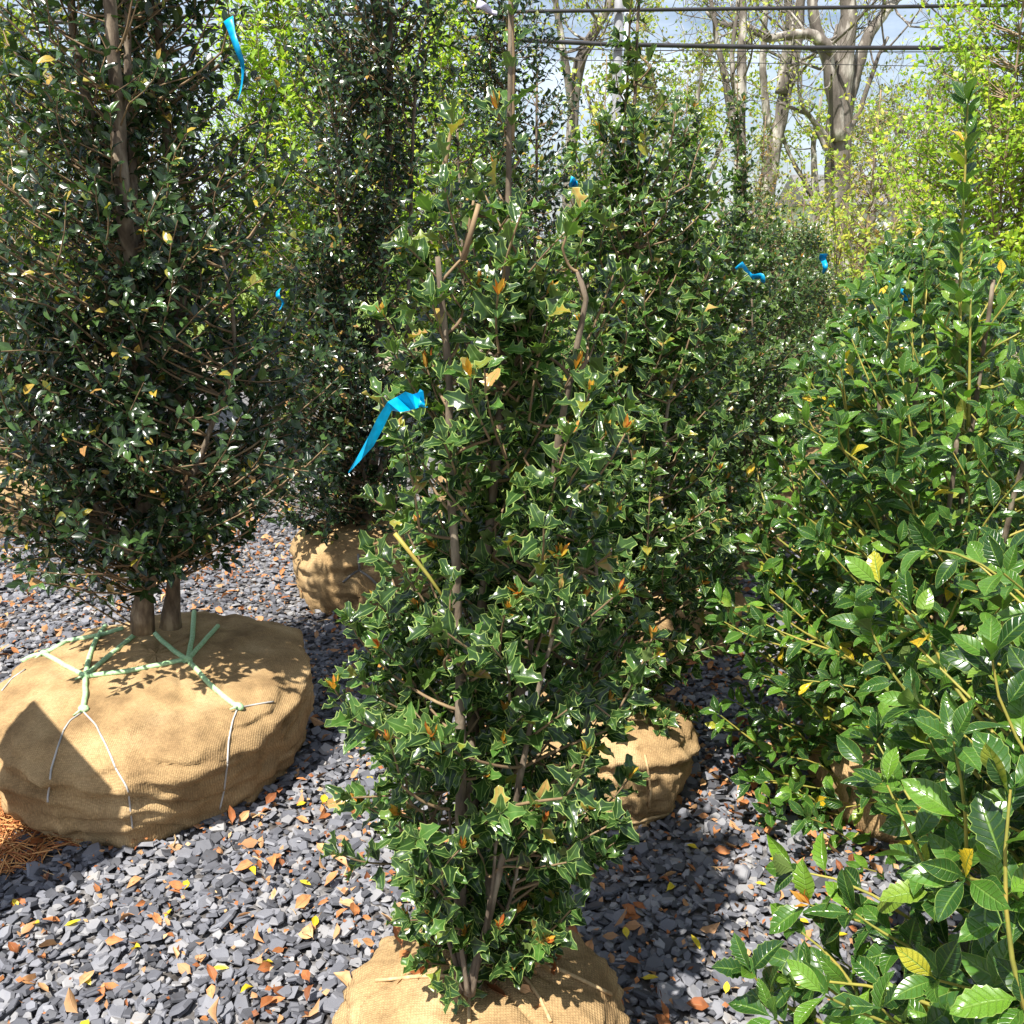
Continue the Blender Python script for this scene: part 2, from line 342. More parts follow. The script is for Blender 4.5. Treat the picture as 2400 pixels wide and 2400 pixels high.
def make_plant(name, label, cat, seed, base, table, Y, stems, n_twigs, leaf, tmpl, mat, style='pair', twig_len=(.09, .2), step=.02, depth=1.0,
               out_bias=.42, tmat='twig', smat='bark', buds=0., singles=0, twig_sides=5, ball=None, leaders=(), spread=1., twig_r=.0022, reach=.55, uptilt=.55,
               group=None, single_name='leaf', env=None, clump=0., droop=0., env_clip=True):
    rng = np.random.default_rng(seed)
    root = empty(name, base); tag(root, label, cat, group); o0 = np.array(base, float)
    ez, ec, er = env if env is not None else env_from_px(table, Y)
    zl, zh = ez[0], ez[-1]
    # main stems: each one a part
    SP = []
    for k, (pts, r0, r1) in enumerate(stems):
        pts = np.array(pts, float); n = 26
        t = np.linspace(0, 1, len(pts)); tt = np.linspace(0, 1, n)
        # smooth interpolation
        P = np.stack([np.interp(tt, t, pts[:, q]) for q in range(3)], 1)
        for _ in range(2): P[1:-1] = (P[:-2]+2*P[1:-1]+P[2:])/4
        wob = r0*.45; P[1:] += np.cumsum(rng.normal(0, wob*.25, (n-1, 3)), 0)*np.array((1, 1, .2))
        inside = .62*np.maximum(np.interp(P[:, 2], ez, er), .02); cxs = np.interp(P[:, 2], ez, ec)
        if env_clip:
            wgt = np.clip((P[:, 2]-zl)/.25, 0, 1); lim = np.clip(P[:, 0]-cxs, -inside, inside)+cxs; P[:, 0] = P[:, 0]*(1-wgt)+lim*wgt
            lim = np.clip(P[:, 1]-o0[1], -inside, inside)+o0[1]; P[:, 1] = P[:, 1]*(1-wgt)+lim*wgt
        rad = np.linspace(r0, r1, n)*(1+.06*rng.normal(0, 1, n)); rad[0] *= 1.25; rad[1] *= 1.1
        b = Bag(); b.tube(P, rad, 9); obj('trunk' if r0 > .018 else 'stem', b.mesh('stem', o0), M[smat], root)
        SP.append(P)
    allS = np.concatenate(SP)
    lv = Leaves(); bd = Leaves(); tw = Bag()
    # twigs spread through the crown
    cdf = np.cumsum(np.interp(np.linspace(zl, zh, 200), ez, np.maximum(er, .015))**1.45); cdf /= cdf[-1]
    zz = np.interp(rng.random(n_twigs), cdf, np.linspace(zl, zh, 200))
    az = rng.uniform(0, 2*math.pi, n_twigs)
    rr = rng.random(n_twigs)**out_bias
    if clump:                           # uneven outline: whole sprays stand out or fall back
        rr = rr*(1 + clump*np.array([noise.noise(Vector((math.cos(a)*1.7, math.sin(a)*1.7, z*3.1+seed))) for a, z in zip(az, zz)]))
    for z, a, u in zip(zz, az, rr):
        rad_ = np.interp(z, ez, er); cx = np.interp(z, ez, ec)
        tip = np.array((cx + math.cos(a)*rad_*u, o0[1] + math.sin(a)*rad_*u*depth, z))
        outw = np.array((math.cos(a), math.sin(a)*depth, 0))
        topf = (z-zl)/(zh-zl)
        d = unit(outw*(.9-.45*topf) + np.array((0, 0, uptilt+.5*topf)) + rng.normal(0, .22, 3))
        tl = rng.uniform(*twig_len)*(1. if rad_ > .1 else .6)
        node = tip - d*tl
        hd = np.linalg.norm(allS[:, :2]-node[:2], axis=1)
        want = node[2] - reach*hd
        cost = hd + 1.4*np.abs(allS[:, 2]-want) + rng.random(len(allS))*.03
        an = allS[np.argmin(cost)]
        if np.linalg.norm(an-node) > .02:
            mid = (an+node)/2 + np.array((0, 0, -.10*np.linalg.norm(an-node))) + rng.normal(0, .012, 3)
            p1 = bez(an, mid, node, 6 if twig_sides > 4 else 4)
        else: p1 = np.array([an, node])
        p2 = bez(node, node+d*tl*.5+rng.normal(0, .1*tl, 3), tip + np.array((0, 0, -droop*tl)), 5 if twig_sides > 4 else 4)
        pts = np.concatenate((p1, p2[1:])); n1 = len(pts)
        Lt = np.linalg.norm(an-node)+tl
        tw.tube(pts, np.linspace(twig_r*(1+1.6*min(Lt, .8)), twig_r*.62, n1), twig_sides, cap=False)
        leaves_on(rng, lv, p2, leaf, step, style, spread, start=0.)
        if Lt > tl*1.9 and u > .45:     # a few leaves further in
            leaves_on(rng, lv, p1[-3:], leaf*.92, step*1.5, style, spread)
        if buds and rng.random() < buds:
            n = rng.integers(4, 8); ph = rng.uniform(0, 6.28)+np.arange(n)*2.4; D = unit((p2[-1]-p2[-2])+np.array((0, 0, .02)))
            aa = unit(np.cross(D, (.2, .3, .1))); bb = np.cross(D, aa); rad2 = np.cos(ph)[:, None]*aa+np.sin(ph)[:, None]*bb; an_ = rng.uniform(.15, .8, n)[:, None]
            bd.add(np.repeat(p2[-1:], n, 0), np.cos(an_)*D+np.sin(an_)*rad2, D-.3*rad2+rng.normal(0, .2, (n, 3)), rng.uniform(.35, .62, n)*leaf)
    for pts, st, sc in leaders:          # long upright shoots set with leaves
        pts = np.array(pts, float); t = np.linspace(0, 1, len(pts)); tt = np.linspace(0, 1, 14)
        P = np.stack([np.interp(tt, t, pts[:, q]) for q in range(3)], 1)
        tw.tube(P, np.linspace(.0045, .002, 14), 6)
        leaves_on(rng, lv, P, leaf*sc, st, style, .72)
    if tw.n: 
        q = obj('twigs', tw.mesh('twigs', o0), M[tmat], root); q['kind'] = 'stuff'
    P, X, Yv, Z, Sc = lv.frames()
    LEAFSETS.append(dict(root=root, o0=o0, P=P, X=X, Y=Yv, Z=Z, S=Sc, tm=tmpl, ti=rng.integers(0, len(tmpl), len(P)), mat=M[mat], singles=singles, name=single_name))
    if bd.P:
        P, X, Yv, Z, Sc = bd.frames(); b = Bag(); ti = rng.integers(0, len(T_BUD), len(P)); Sc = Sc[:, None]
        for k, t in enumerate(T_BUD):
            s = ti == k; b.scatter(t, P[s], X[s]*Sc[s], Yv[s]*Sc[s], Z[s]*Sc[s])
        q = obj('new_shoots', b.mesh('new_shoots', o0), M['shoot'], root); q['kind'] = 'stuff'
        q['label'] = 'orange and red new leaf tips'
    if ball: make_ball(root, seed, **ball)
    return root, lv

def finish_leaves():
    """the leaves that show largest become single objects, the rest one mass for each plant"""
    G = 300; cell = 2400/G
    allp = []; 
    for i, d in enumerate(LEAFSETS):
        c = d['P'] + d['Y']*d['S'][:, None]*.55
        x, y, dep = project(c); d['px'] = d['S']*FPX/np.maximum(dep, .05)
        allp.append(np.stack((np.full(len(x), i), np.arange(len(x)), x, y, dep, d['px']), 1))
    A = np.concatenate(allp); inf = (A[:, 4] > .1) & (A[:, 2] > 10) & (A[:, 2] < 2390) & (A[:, 3] > 10) & (A[:, 3] < 2390)
    A = A[inf]; A = A[np.argsort(A[:, 4])]
    own = np.zeros((G, G), bool); seen = {}
    for i, j, x, y, dep, px in A:
        cx, cy = int(x/cell), int(y/cell)
        if own[cy, cx]: continue
        h = max(0, int(px*.25/cell)); own[max(0, cy-h):cy+h+1, max(0, cx-h):cx+h+1] = True
        seen.setdefault(int(i), []).append((px, int(j)))
    for i, d in enumerate(LEAFSETS):
        pick = []
        if d['singles']:
            pick = [j for px, j in sorted(seen.get(i, []), reverse=True)[:d['singles']] if px > 10]
        mask = np.ones(len(d['P']), bool); mask[pick] = False
        if pick:
            ms = [t.mesh('leaf') for t in d['tm']]
            for me in ms: me.materials.append(d['mat'])
            for j in pick:
                o = bpy.data.objects.new('leaf', ms[d['ti'][j]]); COL.objects.link(o); o.parent = d['root']
                s = d['S'][j]; X, Y, Z = d['X'][j]*s, d['Y'][j]*s, d['Z'][j]*s; p = d['P'][j]-d['o0']
                o.matrix_local = Matrix(((X[0], Y[0], Z[0], p[0]), (X[1], Y[1], Z[1], p[1]), (X[2], Y[2], Z[2], p[2]), (0, 0, 0, 1)))
        b = Bag()
        for k, t in enumerate(d['tm']):
            s = mask & (d['ti'] == k); q = d['S'][s][:, None]
            b.scatter(getattr(t, 'lo', t), d['P'][s], d['X'][s]*q, d['Y'][s]*q, d['Z'][s]*q)
        o = obj('foliage', b.mesh('foliage', d['o0']), d['mat'], d['root']); o['kind'] = 'stuff'

# ------------------------------------------------------------------ burlap root balls
def burlap_mat():
    m, t, N = new_mat('woven burlap'); Lk = t.links.new
    uv = N('UVMap'); ob = N('TexCoord')
    w1 = N('TexWave', wave_type='BANDS', bands_direction='X'); w1.inputs['Scale'].default_value = 62; w1.inputs['Distortion'].default_value = 1.2; w1.inputs['Detail'].default_value = 1
    w2 = N('TexWave', wave_type='BANDS', bands_direction='Y'); w2.inputs['Scale'].default_value = 62; w2.inputs['Distortion'].default_value = 1.2; w2.inputs['Detail'].default_value = 1
    mpn = N('Mapping'); Lk(ob.outputs['Object'], mpn.inputs[0]); Lk(mpn.outputs[0], w1.inputs[0]); Lk(mpn.outputs[0], w2.inputs[0])
    wm = N('Math', operation='MULTIPLY'); Lk(w1.outputs[1], wm.inputs[0]); Lk(w2.outputs[1], wm.inputs[1])
    n1 = N('TexNoise'); n1.inputs['Scale'].default_value = 7; n1.inputs['Detail'].default_value = 8; Lk(ob.outputs['Object'], n1.inputs['Vector'])
    n2 = N('TexNoise'); n2.inputs['Scale'].default_value = 160; n2.inputs['Detail'].default_value = 3; Lk(ob.outputs['Object'], n2.inputs['Vector'])
    rp = ramp(t, [(.28, (.21, .125, .05)), (.5, (.40, .255, .105)), (.75, (.52, .355, .165))]); Lk(n1.outputs[0], rp.inputs[0])
    mr = N('MapRange', i_1=.0, i_2=1., i_3=.82, i_4=1.12); Lk(wm.outputs[0], mr.inputs[0])
    mr2 = N('MapRange', i_1=.3, i_2=.7, i_3=.8, i_4=1.15); Lk(n2.outputs[0], mr2.inputs[0])
    mu = N('Math', operation='MULTIPLY'); Lk(mr.outputs[0], mu.inputs[0]); Lk(mr2.outputs[0], mu.inputs[1])
    n3 = N('TexNoise'); n3.inputs['Scale'].default_value = 3.2; n3.inputs['Detail'].default_value = 9; n3.inputs['Roughness'].default_value = .65; Lk(ob.outputs['Object'], n3.inputs['Vector'])
    st_ = N('MapRange', i_1=.52, i_2=.68, i_3=0., i_4=.55); Lk(n3.outputs[0], st_.inputs[0])
    hs = N('HueSaturation'); Lk(mixc(t, st_.outputs[0], rp.outputs[0], (.17, .10, .045)), hs.inputs['Color']); Lk(mu.outputs[0], hs.inputs['Value']); hs.inputs['Saturation'].default_value = .92
    p = N('BsdfPrincipled'); Lk(hs.outputs[0], p.inputs['Base Color']); p.inputs['Roughness'].default_value = .95; p.inputs['Specular IOR Level'].default_value = .1
    ad = N('Math', operation='ADD'); Lk(wm.outputs[0], ad.inputs[0]); Lk(n2.outputs[0], ad.inputs[1])
    bp = N('Bump'); bp.inputs['Strength'].default_value = .45; bp.inputs['Distance'].default_value = .003; Lk(ad.outputs[0], bp.inputs['Height']); Lk(bp.outputs[0], p.inputs['Normal'])
    o = N('OutputMaterial'); Lk(p.outputs[0], o.inputs[0]); return m
M['burlap'] = burlap_mat()
M['twine'] = simple_mat('mint green braided twine', [(.3, (.27, .46, .22)), (.7, (.46, .66, .38))], 120, .7, .5, .002)
M['wire'] = simple_mat('galvanised basket wire', [(.3, (.30, .29, .27)), (.7, (.5, .48, .45))], 30, .45, .1, .001, spec=.6)
M['shadewire'] = simple_mat('shaded basket wire', [(.3, (.16, .15, .14)), (.7, (.28, .27, .25))], 30, .55, .1, .001)  # darker copy of the basket wire, shade of the ball behind put in its colour
M['jute'] = simple_mat('tan jute cord', [(.3, (.35, .22, .1)), (.7, (.55, .4, .22))], 90, .9, .5, .002)
BALLS = []; BVH = {}
PROF = [(0, 1.0), (.3, .985), (.55, .95), (.75, .90), (.88, .84), (.96, .77), (1.0, .67), (1.01, .5), (.99, .3), (.955, .14), (.915, 0), (.90, -.02)]
def make_ball(root, seed, r, h, n_az=120, n_s=64, key=None, folds=1., sy=1.):
    o0 = np.array(root.location); pr = np.array(PROF)
    ln = np.concatenate(([0], np.cumsum(np.linalg.norm(np.diff(pr*(r, h), axis=0), axis=1)))); ss = np.linspace(0, ln[-1], n_s)
    rr = np.interp(ss, ln, pr[:, 0])*r; zz = np.interp(ss, ln, pr[:, 1])*h
    for _ in range(3):
        rr[1:-1] = (rr[:-2]+2*rr[1:-1]+rr[2:])/4; zz[1:-1] = (zz[:-2]+2*zz[1:-1]+zz[2:])/4
    V = []
    for i in range(n_s):
        f = ss[i]/ln[-1]; zn = zz[i]/h
        for j in range(n_az):
            a = 2*math.pi*j/n_az; ca, sa = math.cos(a), math.sin(a)
            big = noise.noise(Vector((ca*1.3, sa*1.3, seed*7.1)))*.06
            big += noise.noise(Vector((ca*3., sa*3., zn*2+seed)))*.025
            x, y, z = rr[i]*(1+big*min(1, f*2)), 0, zz[i]
            # cloth folds: narrow ridges that run down the sides, puckers at the rim
            fo = abs(noise.noise(Vector((ca*5.5+seed, sa*5.5, zn*1.4))))*abs(noise.noise(Vector((ca*2+seed, sa*2, 3.)))+.35)
            fo2 = abs(noise.noise(Vector((a*2.2, zn*9+noise.noise(Vector((ca*2, sa*2, seed)))*3, seed*1.3))))
            side = max(0, min(1, (f-.38)/.2)); 
            x += folds*side*(.05*fo - .02*fo2)
            cre = (1-abs(noise.noise(Vector((ca*2.6+seed*3, sa*2.6, zn*1.1+f*1.5)))))**9; cre2 = (1-abs(noise.noise(Vector((a*1.6+seed, zn*3.2+ca, f*2)))))**12
            x += folds*min(1, f*2.2)*(.016*cre - .014*cre2); z -= folds*.007*cre2*(1-side)
            z += folds*(.012*noise.noise(Vector((ca*rr[i]*9, sa*rr[i]*9, seed*2.)))+.006*noise.noise(Vector((ca*rr[i]*28, sa*rr[i]*28, seed)))) * (1 if f < .6 else .5)
            # a lap of cloth folded over just under the rim
            lap = .70 + .10*math.sin(a*2+seed) + .06*noise.noise(Vector((ca*3, sa*3, seed+4)))
            dl = lap-zn
            x += folds*(.022*math.exp(-((dl-.02)/.05)**2) - .020*math.exp(-((dl-.13)/.035)**2))*side*(.35+abs(noise.noise(Vector((ca*2.2+seed, sa*2.2, 1.))))*1.9)
            if zn < .3: x += folds*.018*noise.noise(Vector((ca*4, sa*4, seed+zn*5)))
            V.append((ca*x, sa*x*sy, max(z, -.01)))
    F = []; 
    V = np.array(V)
    for i in range(n_s-1):
        for j in range(n_az):
            k = (j+1) % n_az; F.append((i*n_az+j, (i+1)*n_az+j, (i+1)*n_az+k, i*n_az+k))
    lo = np.array(F).ravel(); tot = np.full(len(F), 4)
    me = mesh_np('root_ball', V, lo, np.arange(len(F))*4, tot, None)
    b = obj('root_ball', me, M['burlap'], root)
    BALLS.append((o0[0], o0[1], r))
    BVH[key or root.name] = (BVHTree.FromPolygons([tuple(v+o0) for v in V], F), b, o0)
    return b
def cast(key, x, y):
    tree, b, o0 = BVH[key]; d = Vector(ray(x, y)).normalized()
    h = tree.ray_cast(Vector(CAM), d); return (np.array(h[0]), np.array(h[1])) if h[0] is not None else (None, None)
def strand(key, pxs, rad, mat, name='twine', lift=1.0, n=7, braid=False):
    """cord laid over the ball through the given points"""
    tree, b, o0 = BVH[key]; P = []
    for (x0, y0), (x1, y1) in zip(pxs[:-1], pxs[1:]):
        for k in range(n):
            t = k/n; p, nn = cast(key, x0+(x1-x0)*t, y0+(y1-y0)*t)
            if p is not None: P.append(p+nn*rad*lift)
    p, nn = cast(key, *pxs[-1])
    if p is not None: P.append(p+nn*rad*lift)
    if len(P) < 2: return
    P = np.array(P); P[1:-1] = (P[:-2]+2*P[1:-1]+P[2:])/4
    bag = Bag(); bag.tube(P, rad, 6); o = obj(name, bag.mesh(name, o0), M[mat], b); return o

# ------------------------------------------------------------------ the setting: ground, gravel bed, lawn
def sheet(name, pts, z, mat, kind='structure'):
    me = bpy.data.meshes.new(name); me.from_pydata([(x, y, z) for x, y in pts], [], [tuple(range(len(pts)))]); me.update()
    o = obj(name, me, mat); o['kind'] = kind; return o
M['soil'] = simple_mat('pale packed earth', [(.3, (.20, .16, .11)), (.6, (.32, .27, .20)), (.85, (.42, .37, .29))], .6, .95, .3, .02)
def grass_mat():
    return simple_mat('spring grass', [(.3, (.08, .12, .02)), (.55, (.15, .21, .035)), (.8, (.26, .27, .08))], 1.4, .9, .5, .05, detail=10)
M['lawn'] = grass_mat()
def slate_ground_mat():
    m, t, N = new_mat('slate chip bed'); Lk = t.links.new
    tcn = N('TexCoord'); v = N('TexVoronoi'); v.inputs['Scale'].default_value = 42; Lk(tcn.outputs['Object'], v.inputs['Vector'])
    rp = ramp(t, [(0, (.05, .042, .036)), (.6, (.13, .125, .125)), (1, (.22, .21, .21))]); sp = N('SeparateColor'); Lk(v.outputs['Color'], sp.inputs[0]); Lk(sp.outputs[0], rp.inputs[0])
    ds = N('MapRange', i_1=.0, i_2=.6, i_3=1., i_4=0.); Lk(v.outputs['Distance'], ds.inputs[0])
    p = N('BsdfPrincipled'); Lk(rp.outputs[0], p.inputs['Base Color']); p.inputs['Roughness'].default_value = .8
    bp = N('Bump'); bp.inputs['Strength'].default_value = .9; bp.inputs['Distance'].default_value = .012; Lk(ds.outputs[0], bp.inputs['Height']); Lk(bp.outputs[0], p.inputs['Normal'])
    o = N('OutputMaterial'); Lk(p.outputs[0], o.inputs[0]); return m
M['bed'] = slate_ground_mat()
M['slate'] = simple_mat('slate chips', [(.12, (.045, .046, .052)), (.4, (.108, .111, .128)), (.68, (.175, .178, .198)), (.86, (.26, .255, .255)), (.96, (.32, .26, .20))], 25, .62, .35, .003, island=.72, spec=.35)
sheet('ground', [(-900, -900), (900, -900), (900, 900), (-900, 900)], -.03, M['soil'])
sheet('lawn', [(-300, 15.5), (300, 13.5), (300, 300), (-300, 300)], -.024, M['lawn'])
sheet('gravel_bed', [(-9, -3), (9, -3), (9, 11.5), (-9, 12.0)], -.012, M['bed'])

# ------------------------------------------------------------------ the plants, row by row
def px_line(Y, *pxs): return [tuple(at(x, y, Y)) for x, y in pxs]
def stem_set(rng, base, n, zt, spread, r0, r1, cx_top=None, z0=.25):
    out = []; bx, by = base
    for k in range(n):
        a = 6.283*k/n + rng.uniform(-.4, .4); s = spread*rng.uniform(.4, 1.); zt_ = zt*rng.uniform(.5, .85) if k else zt*.97
        tx = (cx_top if cx_top is not None else bx)
        if k == 0: s *= .15
        out.append(([(bx+math.cos(a)*.03, by+math.sin(a)*.03, z0), (bx+math.cos(a)*s*.6, by+math.sin(a)*s*.6, z0+(zt_-z0)*.35), (tx+math.cos(a)*s, by+math.sin(a)*s, zt_)], r0*rng.uniform(.75, 1.), r1))
    return out
rg = np.random.default_rng(77)

# the spiny shrub in front
YC0 = 1.47; bC0 = (-.05, YC0, 0)
tabC0 = [(-40, 1185, 1215), (150, 1165, 1235), (290, 1140, 1270), (390, 1020, 1330), (500, 920, 1400), (700, 900, 1480), (950, 870, 1500), (1200, 850, 1520), (1400, 815, 1550), (1600, 800, 1570), (1750, 790, 1520), (1900, 800, 1480), (2020, 830, 1420), (2130, 880, 1360), (2230, 940, 1310)]
stC0 = [(px_line(YC0+.0, (1090, 2330), (1105, 1950), (1120, 1600), (1180, 1000), (1195, 500), (1200, -20)), .013, .0028),
        (px_line(YC0-.09, (1080, 2340), (1075, 1900), (1070, 1500), (1055, 1200), (1040, 900), (1010, 600)), .011, .004),
        (px_line(YC0-.05, (1110, 2330), (1170, 1900), (1250, 1500), (1300, 1200), (1330, 950), (1390, 640)), .011, .004),
        (px_line(YC0+.09, (1100, 2300), (1000, 1900), (930, 1500), (900, 1250)), .008, .003),
        (px_line(YC0-.12, (1100, 2330), (1180, 2000), (1235, 1740), (1290, 1480)), .008, .003),
        (px_line(YC0+.10, (1110, 2300), (1300, 1900), (1420, 1500), (1440, 1200)), .008, .003)] \
     + [(px_line(YC0+dy, (1100+q*.1, 2330), (1100+q*.6, 2200), (1100+q, 2060), (1100+q*1.2, 1900)), .0045, .002) for q, dy in ((-150, .02), (-90, -.10), (-40, -.14), (60, -.13), (110, -.06), (170, .04))]
plant0, _ = make_plant('spiny_shrub', 'slender spiny-leaved evergreen shrub with pale leaf edges on small burlap ball, front of its row', 'shrub', 11, bC0, tabC0, YC0, stC0, 350, .049, T_OSM, 'osm', 'pair', (.08, .17), .024, 1.0,
           buds=.30, singles=300, ball=dict(r=.25, h=.27, key='C0', n_az=170, n_s=80), group='spiny shrubs in a row', clump=.2, out_bias=.5,
           leaders=[(px_line(YC0, (1200, 330), (1203, 150), (1200, 10)), .035, .85), (px_line(YC0-.03, (1080, 640), (1110, 470)), .03, .9), (px_line(YC0-.05, (1040, 400), (1060, 290)), .03, .9)])

for pxs, r_, mt in [([(1085, 610), (1105, 540), (1122, 478)], .0045, 'twig'), ([(925, 1250), (965, 1300), (1003, 1348), (1060, 1430)], .0035, 'ytwig')]:
    bag = Bag(); bag.tube(px_line(YC0-.17, *pxs), np.linspace(r_*.95, r_*.65, len(pxs)), 7); obj('cut_branch', bag.mesh('cut_branch', bC0), M[mt], plant0)
# the row behind it, running away to the right
row = [  # centre px, distance, crown outline, twigs, shapes, look, singles, label
 (1430, 2.52, [(-140, 1465, 1495), (0, 1440, 1530), (200, 1420, 1560), (290, 1370, 1620), (420, 1290, 1690), (700, 1250, 1720), (1000, 1230, 1730), (1300, 1230, 1730), (1500, 1250, 1700), (1660, 1310, 1640), (1740, 1380, 1560)], 400, .047, T_OSMB, 'osm', 300, 'spiny evergreen shrub directly behind the slender front one, burlap ball half hidden'),
 (1590, 3.6, [(200, 1590, 1620), (330, 1540, 1680), (500, 1460, 1780), (800, 1420, 1810), (1200, 1420, 1810), (1400, 1480, 1750), (1470, 1520, 1680)], 430, .046, T_OSM2, 'osm_far', 250, 'spiny evergreen shrub third in the row, spreading wider than its neighbours'),
 (1715, 4.65, [(180, 1715, 1745), (320, 1695, 1775), (480, 1665, 1800), (600, 1600, 1870), (900, 1560, 1890), (1150, 1590, 1870), (1260, 1640, 1800)], 370, .045, T_OSMM, 'osm_far', 150, 'spiny evergreen shrub fourth in the row with a tall thin leading shoot'),
 (1790, 5.7, [(430, 1780, 1800), (500, 1740, 1860), (640, 1690, 1930), (900, 1670, 1940), (1050, 1700, 1920), (1150, 1740, 1860)], 360, .046, T_OSM3, 'osm_far', 0, 'fine textured evergreen shrub fifth in the row, with a blue ribbon'),
 (1850, 6.8, [(455, 1840, 1865), (520, 1800, 1910), (660, 1760, 1960), (850, 1750, 1965), (1000, 1790, 1930)], 340, .046, T_OSM3, 'osm_far', 0, 'dark evergreen shrub sixth in the row, before the big trunk'),
 (1895, 7.9, [(480, 1885, 1905), (540, 1850, 1950), (660, 1820, 1985), (800, 1820, 1985), (900, 1850, 1950)], 320, .046, T_OSM3, 'osm_far', 0, 'last dark evergreen shrub at the far end of the row'),
]
for i, (px, Y, tab, nt_, lf, tm, mt, sg, lab) in enumerate(row):
    x = at(px, 1300, Y)[0]; zt = env_from_px(tab, Y)[0][-1]
    st = stem_set(rg, (x, Y), 5, zt-.05, .22, .012, .004, cx_top=at((tab[0][1]+tab[0][2])/2, tab[0][0], Y)[0])
    ld = []
    if i == 0: ld = [(px_line(Y, (1455, 420), (1470, 200), (1480, -60)), .028, .8), (px_line(Y+.1, (1560, 420), (1585, 250)), .03, .8)]
    if i == 2: ld = [(px_line(Y, (1725, 480), (1730, 300), (1728, 190)), .025, .8)]
    make_plant('spiny_shrub', lab, 'shrub', 30+i, (x, Y, 0), tab, Y, st, nt_, lf, tm, mt, 'pair', (.09, .2), .023 if i < 2 else .026, .95, buds=.22 if i == 0 else .1, singles=sg,
               twig_sides=5 if i < 2 else 3, ball=dict(r=.25, h=.28, key='C%d' % (i+1), n_az=110 if i < 1 else 48, n_s=56 if i < 1 else 26), group='spiny shrubs in a row', clump=.3, leaders=ld, out_bias=.45)

# the tall dark trees to the left
YL = 2.71; bL = (at(350, 1400, YL)[0], YL, 0)
tabL = [(-520, 200, 460), (-250, 20, 580), (0, -80, 620), (300, -110, 620), (500, -140, 680), (700, -170, 740), (950, -170, 760), (1080, -140, 730), (1180, -70, 690), (1260, 20, 640), (1330, 150, 540)]
stL = [(px_line(YL, (335, 1480), (338, 1330), (345, 1050), (335, 800)) + px_line(YL-.16, (310, 560), (290, 400), (275, 100), (260, -350)), .032, .014),
       (px_line(YL+.07, (400, 1470), (405, 1320), (395, 1100), (400, 850), (420, 600), (380, 300), (330, -300)), .026, .010),
       (px_line(YL+.02, (300, 560), (250, 400), (200, 200), (160, 0), (130, -250)), .017, .008),
       (px_line(YL-.06, (330, 760), (320, 500), (318, 200), (320, -200)), .014, .007),
       (px_line(YL-.10, (350, 1380), (460, 1100), (560, 850), (600, 600)), .010, .004),
       (px_line(YL-.15, (340, 1350), (200, 1150), (80, 1000), (0, 900)), .010, .004)]
make_plant('evergreen_tree', 'tall glossy dark-leaved evergreen with two bare trunks on a wide twine-laced burlap ball', 'tree', 51, bL, tabL, YL, stL, 980, .044, T_CAM, 'cam', 'alt', (.10, .24), .0155, .95,
           buds=.0, singles=300, twig_sides=4, ball=dict(r=.462, h=.335, key='L1', n_az=230, n_s=96, sy=1.15), group='dark evergreens on burlap balls', clump=.5, out_bias=.5, uptilt=.25)
lrow = [
 (860, 4.1, [(-520, 840, 980), (-150, 720, 1050), (0, 680, 1070), (300, 640, 1050), (600, 600, 1050), (850, 560, 1050), (1000, 560, 1040), (1120, 600, 1010), (1210, 680, 960)], 960, .046, T_CAMM, 300, dict(r=.315, h=.36), 'dense dark evergreen tree whose shaded burlap ball rests on gravel behind the twine-laced one'),
 (1150, 5.4, [(-420, 1100, 1220), (0, 1040, 1300), (200, 1010, 1350), (500, 980, 1400), (900, 960, 1400), (1100, 1000, 1350)], 680, .049, T_CAM2, 150, dict(r=.31, h=.35), 'tall dark evergreen rising behind the slender shrub\'s tip'),
]
for i, (px, Y, tab, nt_, lf, tm, sg, bl, lab) in enumerate(lrow):
    x = at(px, 1300, Y)[0]; zt = env_from_px(tab, Y)[0][-1]
    st = [(px_line(Y, (px, 1330), (px+20, 900), (px+40, 400), (px+50, -300)), .03, .01), (px_line(Y-.1, (px+10, 1200), (px-60, 800), (px-80, 300)), .015, .006), (px_line(Y-.08, (px+10, 1200), (px+100, 800), (px+110, 200)), .015, .006)]
    make_plant('evergreen_tree', lab, 'tree', 60+i, (x, Y, 0), tab, Y, st, nt_, lf, tm, 'cam', 'alt', (.10, .24), .017, 1.2 if i == 0 else .95, singles=sg, twig_sides=3,
               ball=dict(key='M%d' % i, n_az=110, n_s=50, **bl), group='dark evergreens on burlap balls', clump=.35, out_bias=.45, uptilt=.3)
xLL = at(30, 1150, 5.3)[0]
envLL = (np.array((.55, .8, 1.4, 2.2, 2.9)), np.array((xLL, xLL, xLL-.05, xLL-.05, xLL)), np.array((.3, .5, .55, .45, .15)))
make_plant('evergreen_tree', 'dark evergreen tree on a sunlit burlap ball beyond the twine-laced one', 'tree', 64, (xLL, 5.3, 0), None, 5.3, stem_set(rg, (xLL, 5.3), 3, 2.7, .2, .025, .008), 290, .048, T_CAM2, 'cam', 'alt', (.10, .24), .018, 1,
           twig_sides=3, ball=dict(r=.38, h=.36, key='LL', n_az=90, n_s=40), group='dark evergreens on burlap balls', env=envLL, clump=.3)

xD = at(330, 560, 5.9)[0]
envD = (np.array((.5, .8, 1.5, 2.5, 3.4)), np.full(5, xD), np.array((.3, .5, .55, .5, .15)))
make_plant('evergreen_tree', 'dark evergreen tree standing in the shade right behind the twin-trunked one', 'tree', 65, (xD, 5.9, 0), None, 5.9, stem_set(rg, (xD, 5.9), 3, 3.2, .2, .025, .008), 480, .052, T_CAM2, 'cam', 'alt', (.10, .24), .018, 1,
           twig_sides=3, ball=dict(r=.32, h=.35, key='D', n_az=60, n_s=30), group='dark evergreens on burlap balls', env=envD, clump=.3)

